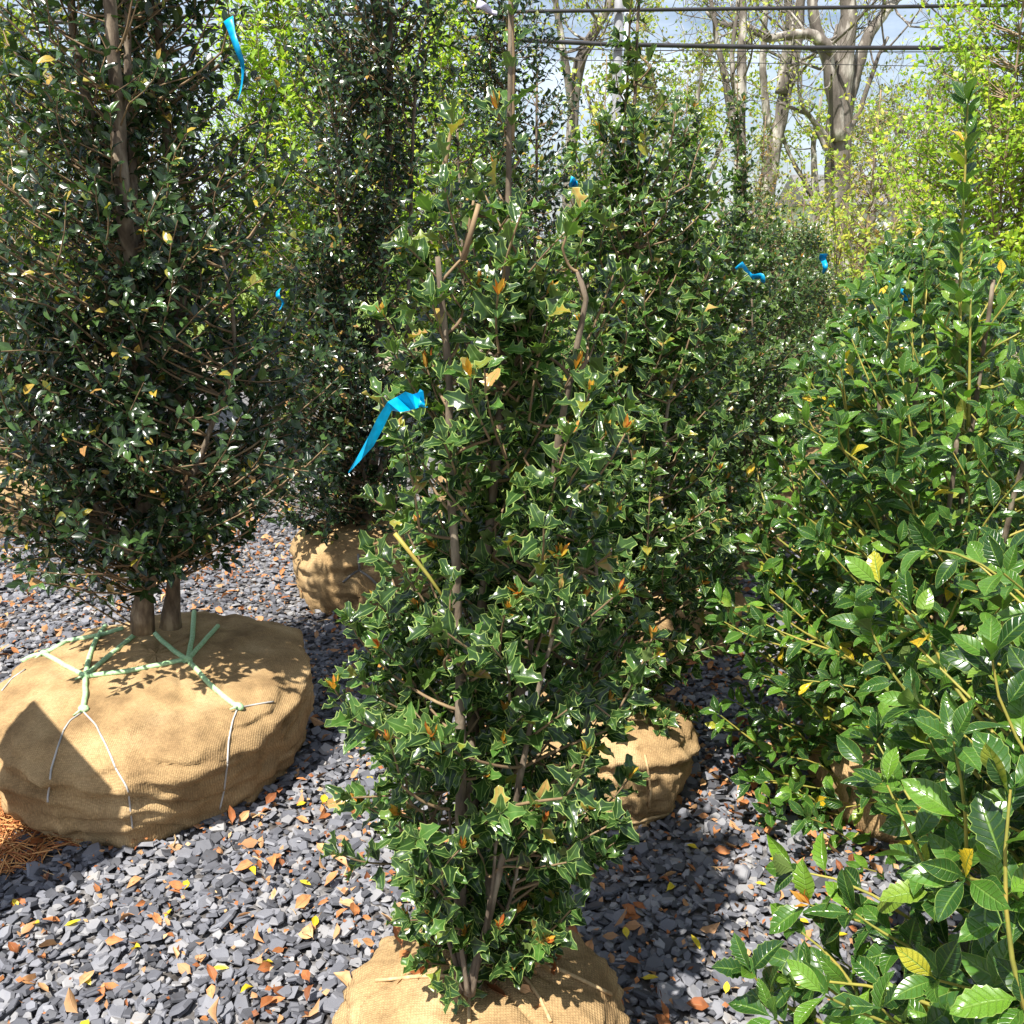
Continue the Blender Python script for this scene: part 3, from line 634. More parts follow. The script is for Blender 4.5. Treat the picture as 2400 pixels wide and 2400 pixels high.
# the broad-leaved hollies to the right
YB = 1.08; xB = 1.06
envB = (np.array((.22, .40, .65, .9, 1.12, 1.3, 1.42)), np.full(7, xB), np.array((.44, .57, .62, .58, .46, .29, .10)))
make_plant('holly_bush', 'big broad-leaved holly bush with yellow stems and large veined leaves leaning over the gravel', 'holly', 71, (xB, YB, 0), None, YB, stem_set(rg, (xB, YB), 8, 1.3, .34, .013, .004, z0=.2), 520, .082, T_HOL, 'holly', 'alt', (.12, .26), .03, .95,
           buds=.05, singles=300, tmat='ytwig', ball=dict(r=.28, h=.28, key='B', n_az=60, n_s=30), group='broad-leaved hollies in a row', env=envB, clump=.35, out_bias=.42, twig_r=.0025, uptilt=.35)
YA = 2.42; xA = at(2255, 1000, YA)[0]
tabA = [(600, 2200, 2310), (690, 2060, 2460), (850, 1910, 2600), (1000, 1800, 2700), (1200, 1735, 2760), (1400, 1710, 2780), (1600, 1730, 2760), (1780, 1800, 2700), (1900, 1900, 2600)]
make_plant('holly_bush', 'broad-leaved holly bush with one tall upright leading shoot', 'holly', 72, (xA, YA, 0), tabA, YA, stem_set(rg, (xA, YA), 8, 1.5, .35, .013, .005, z0=.2), 620, .070, T_HOL, 'holly', 'alt', (.12, .26), .028, .95,
           singles=300, tmat='ytwig', ball=dict(r=.28, h=.28, key='A', n_az=60, n_s=30), group='broad-leaved hollies in a row', clump=.35, out_bias=.42, twig_r=.0025, uptilt=.4,
           leaders=[(px_line(YA, (2248, 900), (2252, 600), (2262, 400), (2268, 240)), .0135, 1.1), (px_line(YA-.1, (2270, 1000), (2275, 700)), .02, .95)])
for i, (px, Y, tab, lab, sg) in enumerate([
  (2200, 3.52, [(490, 2140, 2160), (560, 2060, 2330), (680, 1970, 2400), (850, 1900, 2460), (1100, 1880, 2470), (1300, 1920, 2420)], 'broad-leaved holly bush with a pale blue ribbon, behind the one with the tall shoot', 150),
  (2170, 4.65, [(520, 2150, 2200), (580, 2070, 2290), (700, 2030, 2330), (950, 2020, 2340)], 'far broad-leaved holly bush next to the many-stemmed golden sapling', 0)]):
    x = at(px, 900, Y)[0]; zt = env_from_px(tab, Y)[0][-1]
    make_plant('holly_bush', lab, 'holly', 75+i, (x, Y, 0), tab, Y, stem_set(rg, (x, Y), 6, zt-.05, .28, .012, .005, z0=.2), 560, .064, T_HOL2, 'holly', 'alt', (.12, .24), .03, .95, singles=sg, tmat='ytwig', twig_sides=3,
               ball=dict(r=.28, h=.28, key='H%d' % i, n_az=48, n_s=26), group='broad-leaved hollies in a row', clump=.3, twig_r=.0025, uptilt=.4)

# ------------------------------------------------------------------ young leafy trees beyond the yard rows
def sapling(name, label, seed, base, h, rad, n_twigs, leaf, mat, nst=4, low=.25, tm=None, smat='gtwig', step=.05, clump=.4, wide=.55, cat='tree', group=None, twig=(.2, .5), r0=.02):
    x, y = base; r = np.random.default_rng(seed)
    env = (np.array((low*h, (low+.12)*h, .5*h, .8*h, h)), np.full(5, x), np.array((.35*rad, .75*rad, rad, wide*rad, .08*rad)))
    return make_plant(name, label, cat, seed, (x, y, -.02), None, y, stem_set(r, base, nst, h*.93, rad*.6, r0, r0*.2, z0=-.02), n_twigs, leaf, tm or T_SIM, mat, 'alt', twig, step, 1., tmat='gtwig', smat=smat, twig_sides=3, env=env, clump=clump, out_bias=.55, twig_r=.0022, uptilt=.6, group=group)
def gx(px, Y): return float(at(px, 560, Y)[0])
sapling('lime_tree', 'bright lime green leafy tree beyond the hollies, its crown reaching out of view', 81, (gx(2370, 6.6), 6.6), 4.4, .95, 1250, .058, 'lime', 5, .15, step=.032, clump=.3, wide=.6)
sapling('lime_tree', 'lime green tree glimpsed between the two dark evergreens', 82, (gx(665, 6.9), 6.9), 4.0, .85, 800, .085, 'lime', 4, .12, tm=T_LONG, step=.035)
sapling('lime_tree', 'yellow green tree showing past the outer side of the twin-trunked evergreen', 83, (gx(10, 7.2), 7.2), 3.8, 1.0, 800, .075, 'gold', 4, .14, step=.035)
sapling('lime_tree', 'lime green tree behind the dark evergreens, glimpsed above the slender shrub', 84, (gx(1040, 8.2), 8.2), 4.2, .9, 700, .075, 'lime', 4, .15, step=.04)
sapling('lime_tree', 'loose yellow green sapling before the utility pole', 85, (gx(1400, 8.5), 8.5), 3.3, .7, 200, .07, 'gold', 4, .2, step=.08)
sapling('lime_tree', 'thin lime sapling with sparse upright tufts against the sky', 86, (gx(1590, 9.5), 9.5), 3.3, .75, 120, .075, 'lime', 4, .2, step=.1)
sapling('golden_sapling', 'many-stemmed golden green sapling standing before the big bare tree', 87, (gx(2015, 9.0), 9.0), 3.1, .85, 230, .07, 'gold', 5, .30, step=.07, r0=.022)
sapling('golden_sapling', 'low golden sapling beside the broad hollies, near the black fence', 88, (gx(2150, 10.5), 10.5), 2.2, .8, 260, .07, 'gold', 5, .15, step=.07)
sapling('olive_shrub', 'olive and rusty upright shrub behind the evergreen row', 89, (gx(1770, 10.), 10.), 3.0, .55, 230, .06, 'olive', 4, .1, step=.06, cat='shrub')
sapling('olive_shrub', 'wide yellow olive shrub below the big bare tree', 90, (gx(1860, 11.), 11.), 2.5, 1.0, 300, .065, 'gold', 5, .08, step=.06, cat='shrub')

# ------------------------------------------------------------------ big trees just coming into leaf
def branches(bag, rng, p, d, ln, r, lev, tips, sides=6):
    n = 6; pts = [p]; dd = d.copy()
    for k in range(n):
        dd = unit(dd + rng.normal(0, .16, 3) + np.array((0, 0, .06))); pts.append(pts[-1]+dd*ln/n)
    pts = np.array(pts); bag.tube(pts, np.linspace(r, r*.45, n+1), sides, cap=False)
    if lev == 0: tips.append(pts[-1]); tips.append(pts[3]); return
    for k in range(rng.integers(3, 5)):
        t = rng.uniform(.3, 1.); i = min(n-1, int(t*n)); q = pts[i]+(pts[i+1]-pts[i])*(t*n-i)
        nd = unit(unit(pts[i+1]-pts[i]) + rng.normal(0, .6, 3) + np.array((0, 0, .12)))
        branches(bag, rng, q, nd, ln*rng.uniform(.45, .7), max(.006, r*.45*(1-.3*t)), lev-1, tips, max(3, sides-1))
def bare_tree(name, label, seed, base, limbs, lev=2, ln=2.6, leafn=2, leaf=.09, mat='gold', group=None, nb=7):
    rng = np.random.default_rng(seed); root = empty(name, base); tag(root, label, 'tree', group); o0 = np.array(base, float)
    tips = []; br = Bag()
    for k, (pts, r0, r1) in enumerate(limbs):
        pts = np.array(pts, float); t = np.linspace(0, 1, len(pts)); tt = np.linspace(0, 1, 22)
        P = np.stack([np.interp(tt, t, pts[:, q]) for q in range(3)], 1)
        for _ in range(2): P[1:-1] = (P[:-2]+2*P[1:-1]+P[2:])/4
        P[2:] += np.cumsum(rng.normal(0, r0*.09, (20, 3)), 0)
        rad = np.linspace(r0, r1, 22)*(1+.05*rng.normal(0, 1, 22)); 
        if k == 0: rad[:3] *= (1.35, 1.2, 1.08)
        b = Bag(); b.tube(P, rad, 12); obj('trunk' if k == 0 else 'limb', b.mesh('limb', o0), M['treebark'], root)
        for j in range(nb):
            i = rng.integers(8 if k == 0 else 4, 21); d = unit(rng.normal(0, 1, 3)*(1, 1, .5)+(0, 0, .45))
            branches(br, rng, P[i], d, ln*rng.uniform(.5, 1.), max(.012, rad[i]*.28), lev, tips)
    q = obj('branches', br.mesh('branches', o0), M['treebark'], root); q['kind'] = 'stuff'
    T = np.array(tips); T = np.repeat(T, leafn, 0)+rng.normal(0, .14, (len(tips)*leafn, 3)); n = len(T)
    Yd = unit(rng.normal(0, 1, (n, 3))); Zd = unit(np.cross(Yd, rng.normal(0, 1, (n, 3)))); Xd = np.cross(Yd, Zd); s = leaf*rng.uniform(.6, 1.2, (n, 1))
    b = Bag(); b.scatter(T_SIM[0], T, Xd*s, Yd*s, Zd*s); q = obj('young_leaves', b.mesh('young_leaves', o0), M[mat], root); q['kind'] = 'stuff'
    return root
YT = 21.
def pl(Y, *p): return px_line(Y, *p)
gb = at(1960, 700, YT)
bare_tree('bare_tree', 'big pale-barked tree forking wide, nearly bare in early spring', 101, (gb[0], YT, -.02),
  [([(gb[0], YT, -.05)]+pl(YT, (1958, 560), (1962, 420), (1965, 300), (1980, 150), (1985, 0), (1980, -250)), .34, .13),
   (pl(YT-.3, (1968, 330), (1940, 130), (1910, 20), (1890, -150)), .16, .07),
   (pl(YT-.4, (1955, 120), (1900, 75), (1830, 85), (1790, 95), (1740, 50), (1690, 60), (1655, 20)), .11, .04),
   (pl(YT+.2, (1975, 300), (2020, 120), (2060, 50), (2110, 0), (2180, -80)), .15, .06),
   (pl(YT+.3, (1970, 420), (1900, 270), (1830, 240)), .06, .03)], lev=2, ln=2.8, leafn=2)
gb2 = at(1800, 700, 24.)
bare_tree('bare_tree', 'leaning mossy-trunked tree beside the big forking one', 102, (gb2[0], 24., -.02),
  [([(gb2[0], 24., -.05)]+pl(24., (1790, 500), (1810, 330), (1840, 180), (1880, 60), (1900, -150)), .24, .09),
   (pl(24., (1830, 220), (1860, 60), (1860, -100)), .14, .07), (pl(24., (1800, 300), (1780, 120), (1800, -100)), .1, .05)], lev=2, ln=2.4, leafn=2, nb=4)
gb3 = at(1735, 700, 18.)
bare_tree('bare_tree', 'slim forked tree whose thin bare limbs cross both cables', 103, (gb3[0], 18., -.02),
  [([(gb3[0], 18., -.05)]+pl(18., (1735, 450), (1730, 250), (1735, 100), (1740, -100)), .15, .05),
   (pl(18., (1728, 330), (1700, 200), (1680, 90), (1665, -30)), .08, .03), (pl(18., (1735, 300), (1715, 150), (1730, 0)), .06, .03)], lev=2, ln=1.6, leafn=2, nb=4)
gb4 = at(1330, 700, 19.)
bare_tree('bare_tree', 'slanting dark bare tree behind the utility pole', 104, (gb4[0], 19., -.02),
  [([(gb4[0], 19., -.05)]+pl(19., (1330, 400), (1350, 150), (1390, 70), (1440, -30), (1480, -150)), .13, .06), (pl(19., (1340, 250), (1310, 60), (1290, -80)), .08, .04)], lev=2, ln=1.7, leafn=4, mat='gold')
gb5 = at(2160, 700, 26.)
bare_tree('bare_tree', 'distant fine-branched grey tree right of the big forking one\'s trunk', 105, (gb5[0], 26., -.02),
  [([(gb5[0], 26., -.05)]+pl(26., (2160, 500), (2165, 400), (2180, 300), (2190, 200)), .16, .05), (pl(26., (2160, 480), (2110, 380), (2090, 280)), .08, .03), (pl(26., (2165, 470), (2230, 380), (2260, 290)), .08, .03)], lev=2, ln=2.2, leafn=1, nb=8)
FARLAB = ['far bare tree over the white house', 'far budding tree left of the white house', 'far budding tree in the gap by the pole', 'far greening tree past the lime sapling', 'far tree behind the golden sapling', 'far tree beyond the black fence', 'far tree behind the dark evergreens', 'far tree beyond the sunlit burlap ball']
for i, (px, Y, h) in enumerate([(2080, 52, 9), (1900, 45, 9), (1480, 40, 9), (1620, 44, 10), (2030, 58, 11), (2300, 46, 10), (900, 42, 10), (120, 44, 10)]):
    g = at(px, 600, Y); x = g[0]
    bare_tree('bare_tree', FARLAB[i], 110+i, (x, Y, -.02), [([(x, Y, -.05), (x+.2, Y, h*.3), (x-.2, Y, h*.6), (x, Y, h*.85)], .25, .06), ([(x+.1, Y, h*.3), (x+1.2, Y, h*.6), (x+1.6, Y, h*.8)], .12, .04), ([(x+.1, Y, h*.35), (x-1.3, Y+.4, h*.6), (x-2, Y, h*.8)], .12, .04)],
              lev=1, ln=3., leafn=14, leaf=.22, mat='gold' if i % 2 else 'olive', group='far trees along the horizon', nb=8)

# far undergrowth: reads as one mass
rngU = np.random.default_rng(9); b = Bag(); n = 8000
U = np.stack((rngU.uniform(-34, 40, n), rngU.uniform(30, 70, n), np.zeros(n)), 1); hh = np.array([1.6+1.5*noise.noise(Vector((x*.13, y*.13, 2))) for x, y in U[:, :2]])
U[:, 2] = rngU.random(n)*np.maximum(hh, .3)
Yd = unit(rngU.normal(0, 1, (n, 3))); Zd = unit(np.cross(Yd, rngU.normal(0, 1, (n, 3)))); s = rngU.uniform(.25, .6, (n, 1))
b.scatter(T_SIM[1], U, np.cross(Yd, Zd)*s, Yd*s, Zd*s); q = obj('undergrowth', b.mesh('undergrowth'), M['olive']); tag(q, 'far olive undergrowth along the horizon behind the fence', 'undergrowth', kind='stuff')

# ------------------------------------------------------------------ pole, cables, fence, house
M['pole'] = simple_mat('weathered grey pole', [(.3, (.16, .16, .17)), (.7, (.30, .31, .33))], 5, .7, .2, .01)
M['pipe'] = simple_mat('pale conduit', [(.3, (.45, .5, .56)), (.7, (.6, .64, .7))], 5, .5, .0)
M['cable'] = simple_mat('black cable', [(.3, (.012, .012, .014)), (.7, (.03, .03, .035))], 5, .5, 0)
YP = 17.
pb = at(1436, 560, YP); px_ = pb[0]
po = empty('utility_pole', (px_, YP, -.02)); tag(po, 'slim grey utility pole with pale conduit carrying the two cables', 'pole')
b = Bag(); b.tube([(px_, YP, -.1), (px_, YP, 3), (px_, YP, 7.4)], [.085, .08, .07], 14); obj('pole_shaft', b.mesh('pole', (px_, YP, -.02)), M['pole'], po)
b = Bag(); b.tube([(px_+.125, YP-.03, -.05), (px_+.125, YP-.03, 6.2)], .035, 8); obj('conduit', b.mesh('conduit', (px_, YP, -.02)), M['pipe'], po)
for z in (2.2, 4.2, 5.6):
    b = Bag(); b.tube([(px_-.03, YP-.015, z), (px_+.13, YP-.035, z)], .02, 6); obj('bracket', b.mesh('bracket', (px_, YP, -.02)), M['pole'], po)
def cable(lab, pts_px, rad):
    pts = px_line(YP-.11, *pts_px)
    z0 = at(*pts_px[1], YP-.11)
    P = []; 
    for k in range(41):
        t = k/40*(len(pts)-1); i = min(len(pts)-2, int(t)); q = np.array(pts[i])*(1-(t-i))+np.array(pts[i+1])*(t-i); P.append(q)
    P = np.array(P); bag = Bag(); bag.tube(P, rad, 7); c = P[20]; o = obj('cable', bag.mesh('cable', c), M['cable'], None, c); tag(o, lab, 'cable')
cable('upper black overhead cable strung from the grey pole', [(-900, 60), (300, 40), (1436, 24), (2000, 17), (2500, 10), (3600, -10)], .030)
cable('lower thick black overhead cable strung from the grey pole', [(-900, 20), (620, 66), (1436, 104), (1900, 112), (2420, 112), (3600, 100)], .036)
cable('thin dark wire sagging just under the lower cable', [(-900, 60), (620, 90), (1436, 117), (1900, 122), (2420, 121), (3600, 112)], .008)
cable('lowest thin wire crossing the sky beneath both black cables', [(-900, 130), (620, 135), (1436, 142), (1900, 150), (2420, 160), (3600, 180)], .006)

M['fence'] = simple_mat('black painted boards', [(.3, (.015, .015, .018)), (.7, (.04, .04, .045))], 6, .7, .2, .01)
YF = 36.
fo = empty('board_fence', (12, YF, -.02)); tag(fo, 'black three-rail board fence across the far lawn', 'fence'); f0 = np.array((12, YF, -.02))
for k in range(19):
    x = -6+k*2.4; bag = Bag(); box_bag(bag, (x, YF, .66), .16, .16, 1.38); obj('post', bag.mesh('post', f0, False), M['fence'], fo)
for k in range(18):
    for z in (1.22, .82, .42):
        bag = Bag(); box_bag(bag, (-4.8+k*2.4, YF-.10, z), 2.385, .035, .15); obj('rail', bag.mesh('rail', f0, False), M['fence'], fo)

M['white'] = simple_mat('white siding', [(.3, (.68, .67, .64)), (.7, (.8, .79, .76))], 3, .7, .1, .01)
M['roof'] = simple_mat('grey shingles', [(.3, (.10, .10, .10)), (.7, (.2, .19, .18))], 4, .9, .4, .03)
M['glass'] = simple_mat('dark window glass', [(.3, (.02, .025, .03)), (.7, (.04, .05, .06))], 3, .08, 0, spec=.6)
hx, hy = gx(2020, 66), 66.; h0 = np.array((hx, hy, -.02)); ho = empty('white_house', h0); tag(ho, 'far white house with grey gabled roof among the trees', 'house')
bag = Bag(); box_bag(bag, (hx, hy, 1.8), 9, 7, 3.7); obj('wall', bag.mesh('wall', h0, False), M['white'], ho)
V = np.array([(hx-5, hy-4, 3.6), (hx+5, hy-4, 3.6), (hx+5, hy+4, 3.6), (hx-5, hy+4, 3.6), (hx-5, hy, 5.6), (hx+5, hy, 5.6)])
F = [(0, 1, 5, 4), (2, 3, 4, 5), (0, 4, 3), (1, 2, 5), (0, 3, 2, 1)]
bag = Bag(); bag.add(V, np.array([i for f in F for i in f]), np.array([len(f) for f in F])); obj('roof', bag.mesh('roof', h0, False), M['roof'], ho)
for dx in (-3, -1, 1.2, 3.2):
    bag = Bag(); box_bag(bag, (hx+dx, hy-3.54, 2.0), 1.15, .08, 1.5); w = obj('window', bag.mesh('window', h0, False), M['white'], ho)
    for sz in (-.34, .34):
        bag = Bag(); box_bag(bag, (hx+dx, hy-3.59, 2.0+sz), .95, .04, .6); obj('pane', bag.mesh('pane', h0, False), M['glass'], w)

# ------------------------------------------------------------------ loose slate chips, litter
def stone_t(rng, n, low):
    a = np.sort(rng.uniform(0, 6.283, n) + 0); a = np.arange(n)*6.283/n + rng.uniform(-.3, .3, n); r = rng.uniform(.7, 1.15, n)
    el = rng.uniform(.55, 1.); h = rng.uniform(.2, .42)
    x, y = np.cos(a)*r, np.sin(a)*r*el
    V = [(p, q, 0) for p, q in zip(x, y)]
    tl = rng.uniform(-.08, .08, 2)
    if low:
        V += [(p*.82, q*.82, h+tl[0]*p+tl[1]*q) for p, q in zip(x, y)]; rows = 2
    else:
        V += [(p*1.04, q*1.04, h*.6) for p, q in zip(x, y)]; V += [(p*.82, q*.82, h+tl[0]*p+tl[1]*q) for p, q in zip(x, y)]; rows = 3
    F = []
    for k in range(rows-1):
        for j in range(n): F.append((k*n+j, k*n+(j+1) % n, (k+1)*n+(j+1) % n, (k+1)*n+j))
    F.append(tuple((rows-1)*n+j for j in range(n)))
    return Tmpl(V, F)
rgS = np.random.default_rng(21)
ST = [stone_t(rgS, int(rgS.integers(5, 7)), k < 5) for k in range(12)]; ST2 = [stone_t(rgS, 5, True) for _ in range(8)]
def ground_pts(rng, y0, y1, cell):
    ys = np.arange(y0, y1, cell); P = []
    for y in ys:
        w = .62*y+.85; xs = np.arange(-w, w, cell); P.append(np.stack((xs, np.full(len(xs), y)), 1))
    P = np.concatenate(P); P += rng.uniform(-.5, .5, P.shape)*cell*1.1
    k = np.ones(len(P), bool)
    for bx, by, r in BALLS: k &= (P[:, 0]-bx)**2+(P[:, 1]-by)**2 > (r*.84)**2
    return P[k]
def scatter_stones(bag, rng, P, ts, smin, smax, tilt):
    n = len(P); s = np.clip(rng.lognormal(math.log((smin+smax)/2.15), .33, n), smin, smax*1.25)
    a = rng.uniform(0, 6.283, n); Z = unit(np.stack((rng.normal(0, tilt, n), rng.normal(0, tilt, n), np.ones(n)), 1))
    X = np.stack((np.cos(a), np.sin(a), np.zeros(n)), 1); X = unit(X-Z*(X*Z).sum(1, keepdims=True)); Y = np.cross(Z, X)
    P3 = np.concatenate((P, (rng.uniform(-.009, .006, n)+np.array([.010*noise.noise(Vector((x*5, y*5, 0))) for x, y in P]))[:, None]), 1)
    ti = rng.integers(0, len(ts), n); s = s[:, None]
    for k, t in enumerate(ts):
        q = ti == k; bag.scatter(t, P3[q], X[q]*s[q], Y[q]*s[q], Z[q]*s[q]*rng.uniform(.8, 1.3, (q.sum(), 1)))
bag = Bag(); scatter_stones(bag, rgS, ground_pts(rgS, 1.2, 2.15, .0195), ST, .008, .0245, .34)
scatter_stones(bag, rgS, ground_pts(rgS, 2.15, 3.4, .0215), ST2, .009, .0245, .34)
scatter_stones(bag, rgS, ground_pts(rgS, 3.4, 5.4, .028), ST2, .011, .024, .32)
q = obj('gravel', bag.mesh('gravel', smooth=False), M['slate']); tag(q, 'loose blue grey slate chips covering the yard', 'gravel', kind='stuff')

def scatter_leaves(bag, rng, P, ts, smin, smax, z=.016, tilt=.5):
    n = len(P); s = rng.uniform(smin, smax, (n, 1)); a = rng.uniform(0, 6.283, n)
    Z = unit(np.stack((rng.normal(0, tilt, n), rng.normal(0, tilt, n), np.where(rng.random(n) < .3, -1., 1.)), 1)); Y = np.stack((np.cos(a), np.sin(a), np.zeros(n)), 1)
    Y = unit(Y-Z*(Y*Z).sum(1, keepdims=True)); X = np.cross(Y, Z)
    P3 = np.concatenate((P, z+rng.uniform(-.004, .008, (n, 1))), 1); ti = rng.integers(0, len(ts), n)
    for k, t in enumerate(ts):
        q = ti == k; bag.scatter(t, P3[q], X[q]*s[q], Y[q]*s[q], Z[q]*s[q])
rl = np.random.default_rng(33); bag = Bag()
cand = ground_pts(rl, 1.0, 6., .03)
den = np.array([noise.noise(Vector((x*2.2, y*2.2, 5.))) for x, y in cand])*.5+.5
hot = np.exp(-((cand[:, 0]-.85)**2+(cand[:, 1]-2.25)**2)/.13)*.5 + np.exp(-((cand[:, 0]+.45)**2+(cand[:, 1]-2.05)**2)/.06)*.3 + np.exp(-((cand[:, 0]-.55)**2+(cand[:, 1]-3.)**2)/.3)*.3
keep = rl.random(len(cand)) < (.10+.26*np.clip(den-.35, 0, 1)+hot*.55)
scatter_leaves(bag, rl, cand[keep], T_DEAD, .022, .055, tilt=.55)
for k in range(46):
    p, nn = cast('C0', rl.uniform(930, 1330), 2225+abs(rl.normal(0, 45)))
    if p is None: continue
    t = T_DEAD[k % 6]; yv = unit(rl.normal(0, 1, 3)); zv = unit(nn+rl.normal(0, .5, 3)); yv = unit(yv-zv*(yv@zv)); s_ = rl.uniform(.025, .05)
    bag.scatter(t, (p+nn*.006)[None], (np.cross(yv, zv)*s_)[None], (yv*s_)[None], (zv*s_)[None])
keep = rl.random(len(cand)) < (.25+.5*np.clip(den-.3, 0, 1)+hot)
scatter_leaves(bag, rl, cand[keep]+rl.normal(0, .012, (keep.sum(), 2)), T_BIT, .007, .022, z=.017, tilt=.6)
q = obj('leaf_litter', bag.mesh('leaf_litter'), M['dead']); tag(q, 'dry brown fallen leaves scattered over the slate chips', 'leaves', kind='stuff')
bag = Bag(); rr_ = np.random.default_rng(35)
for k in range(240):
    p = cand[rr_.integers(0, len(cand))]; a = rr_.uniform(0, 6.28); l = rr_.uniform(.02, .08)
    d = np.array((math.cos(a), math.sin(a), rr_.uniform(-.12, .12)))*l; c = np.array((p[0], p[1], .020))
    bag.tube([c-d/2, c+np.array((rr_.normal(0, .004), rr_.normal(0, .004), .004)), c+d/2], rr_.uniform(.0008, .0022), 4)
q = obj('twig_litter', bag.mesh('twig_litter'), M['jute']); tag(q, 'bits of dry twig and straw among the slate chips', 'twigs', kind='stuff')
# single yellow leaves
ym = [t.mesh('yellow_leaf') for t in T_DEAD[:3]+T_CAM[:2]]
for me in ym: me.materials.append(M['yellow'])
ypx = [(80, 2160), (30, 2105), (385, 2150), (495, 2265), (640, 2255), (590, 2030), (330, 2220), (200, 2285), (720, 1880), (755, 1885), (735, 2175), (210, 2385), (870, 1830), (1770, 2068), (1875, 2150), (1805, 2010), (1850, 2035), (1620, 2190), (1990, 2140), (1945, 2190), (1300, 2030), (1470, 2200), (150, 2170), (700, 2060), (440, 2060), (560, 2330), (1500, 2290), (1700, 2330), (1560, 2090), (1640, 1990)]
for x, y in ypx:
    p = on_ground(x, y, .02); o = bpy.data.objects.new('fallen_leaf', ym[rl.integers(0, len(ym))]); COL.objects.link(o)
    s = rl.uniform(.026, .042); o.location = p; o.scale = (s, s, s); o.rotation_euler = (rl.uniform(-.4, .4), rl.uniform(-.4, .4), rl.uniform(0, 6.28))
    w_ = ('beside the wide twine-laced ball', 'wide ball') if p[0] < -.62 else (('between the two front burlap balls', 'front balls') if p[0] < -.2 else ('at the foot of the broad-leaved hollies', 'hollies'))
    tag(o, 'small yellow fallen leaf on slate chips '+w_[0], 'leaf', 'yellow leaves near the '+w_[1])
# reddish shredded straw beside the wide ball
M['straw'] = simple_mat('rust coloured straw', [(.2, (.28, .09, .03)), (.5, (.52, .22, .07)), (.85, (.62, .36, .14))], 40, .8, 0, island=.8)
bag = Bag(); sc = on_ground(20, 1960); rs = np.random.default_rng(8)
for k in range(1500):
    a, u = rs.uniform(0, 6.28), rs.random()**.6; p = np.array((sc[0]-.08+math.cos(a)*u*.26, sc[1]+math.sin(a)*u*.22, .012+.045*(1-u)*rs.random()))
    b_ = rs.uniform(0, 6.28); l = rs.uniform(.03, .12); d = np.array((math.cos(b_), math.sin(b_), rs.uniform(-.15, .25)))*l*.5
    p[2] = max(p[2], abs(d[2])+.006)
    bag.tube([p-d, p+np.array((0, 0, .004)), p+d], rs.uniform(.0009, .002), 3, cap=False)
q = obj('pine_straw', bag.mesh('pine_straw'), M['straw']); tag(q, 'rust orange pine straw heaped beside the wide burlap ball', 'straw', kind='stuff')

# ------------------------------------------------------------------ cords on the burlap balls
G = 'twine'
for p in [[(0, 1585), (75, 1540), (105, 1535), (165, 1480)], [(105, 1535), (160, 1505), (240, 1490), (290, 1475)], [(105, 1535), (150, 1560), (200, 1588)], [(200, 1588), (210, 1540), (228, 1495), (262, 1450)],
          [(200, 1588), (250, 1545), (305, 1500), (345, 1465)], [(200, 1588), (300, 1575), (380, 1560), (440, 1548)], [(200, 1588), (200, 1630), (195, 1668)],
          [(345, 1465), (375, 1500), (410, 1530), (440, 1548)], [(440, 1548), (450, 1500), (456, 1425)], [(440, 1548), (470, 1515), (510, 1470)], [(440, 1548), (490, 1605), (530, 1640), (557, 1660)]]:
    strand('L1', p, .008, 'twine', lift=.5)
for x, y in [(105, 1535), (200, 1588), (440, 1548), (197, 1665), (557, 1660), (345, 1465)]:
    p, nn = cast('L1', x, y)
    if p is None: continue
    bag = Bag(); q = p+nn*.006; a_ = unit(np.cross(nn, (.3, 1, .2))); bag.tube([q-a_*.017, q-a_*.011, q, q+a_*.010, q+a_*.016], [.003, .010, .0125, .0095, .003], 8)
    bag.tube([q, q+np.cross(nn, a_)*.015+nn*.005, q+np.cross(nn, a_)*.03+a_*.01+nn*.001], [.004, .0035, .002], 5)
    obj('knot', bag.mesh('knot', BVH['L1'][2]), M['twine'], BVH['L1'][1])
for p in [[(195, 1668), (165, 1690), (150, 1712)], [(195, 1668), (225, 1700), (250, 1750), (272, 1800)], [(557, 1660), (545, 1690), (535, 1735), (532, 1790)], [(557, 1660), (600, 1652), (640, 1645)], [(60, 1570), (30, 1590), (5, 1620)],
          [(272, 1800), (300, 1850), (310, 1940)], [(532, 1790), (525, 1850), (515, 1895)], [(150, 1712), (120, 1800), (112, 1880)]]:
    strand('L1', p, .0026, 'wire', 'basket_wire', .7)
for p in [[(880, 2300), (1000, 2290), (1090, 2290)], [(1105, 2280), (1100, 2330), (1100, 2398)], [(1220, 2280), (1265, 2340), (1290, 2398)], [(1150, 2250), (1300, 2270), (1430, 2330)]]:
    strand('C0', p, .0035, 'jute', 'jute_cord', .8)
for p in [[(1440, 1930), (1500, 1925), (1590, 1900)], [(1510, 1770), (1525, 1850), (1520, 1890)]]:
    strand('C1', p, .004, 'jute', 'jute_cord', .8)
for p in [[(840, 1300), (842, 1335)], [(842, 1335), (820, 1350), (805, 1365)], [(842, 1335), (865, 1350), (885, 1370)]]:
    strand('M0', p, .005, 'shadewire', 'basket_wire', .8)

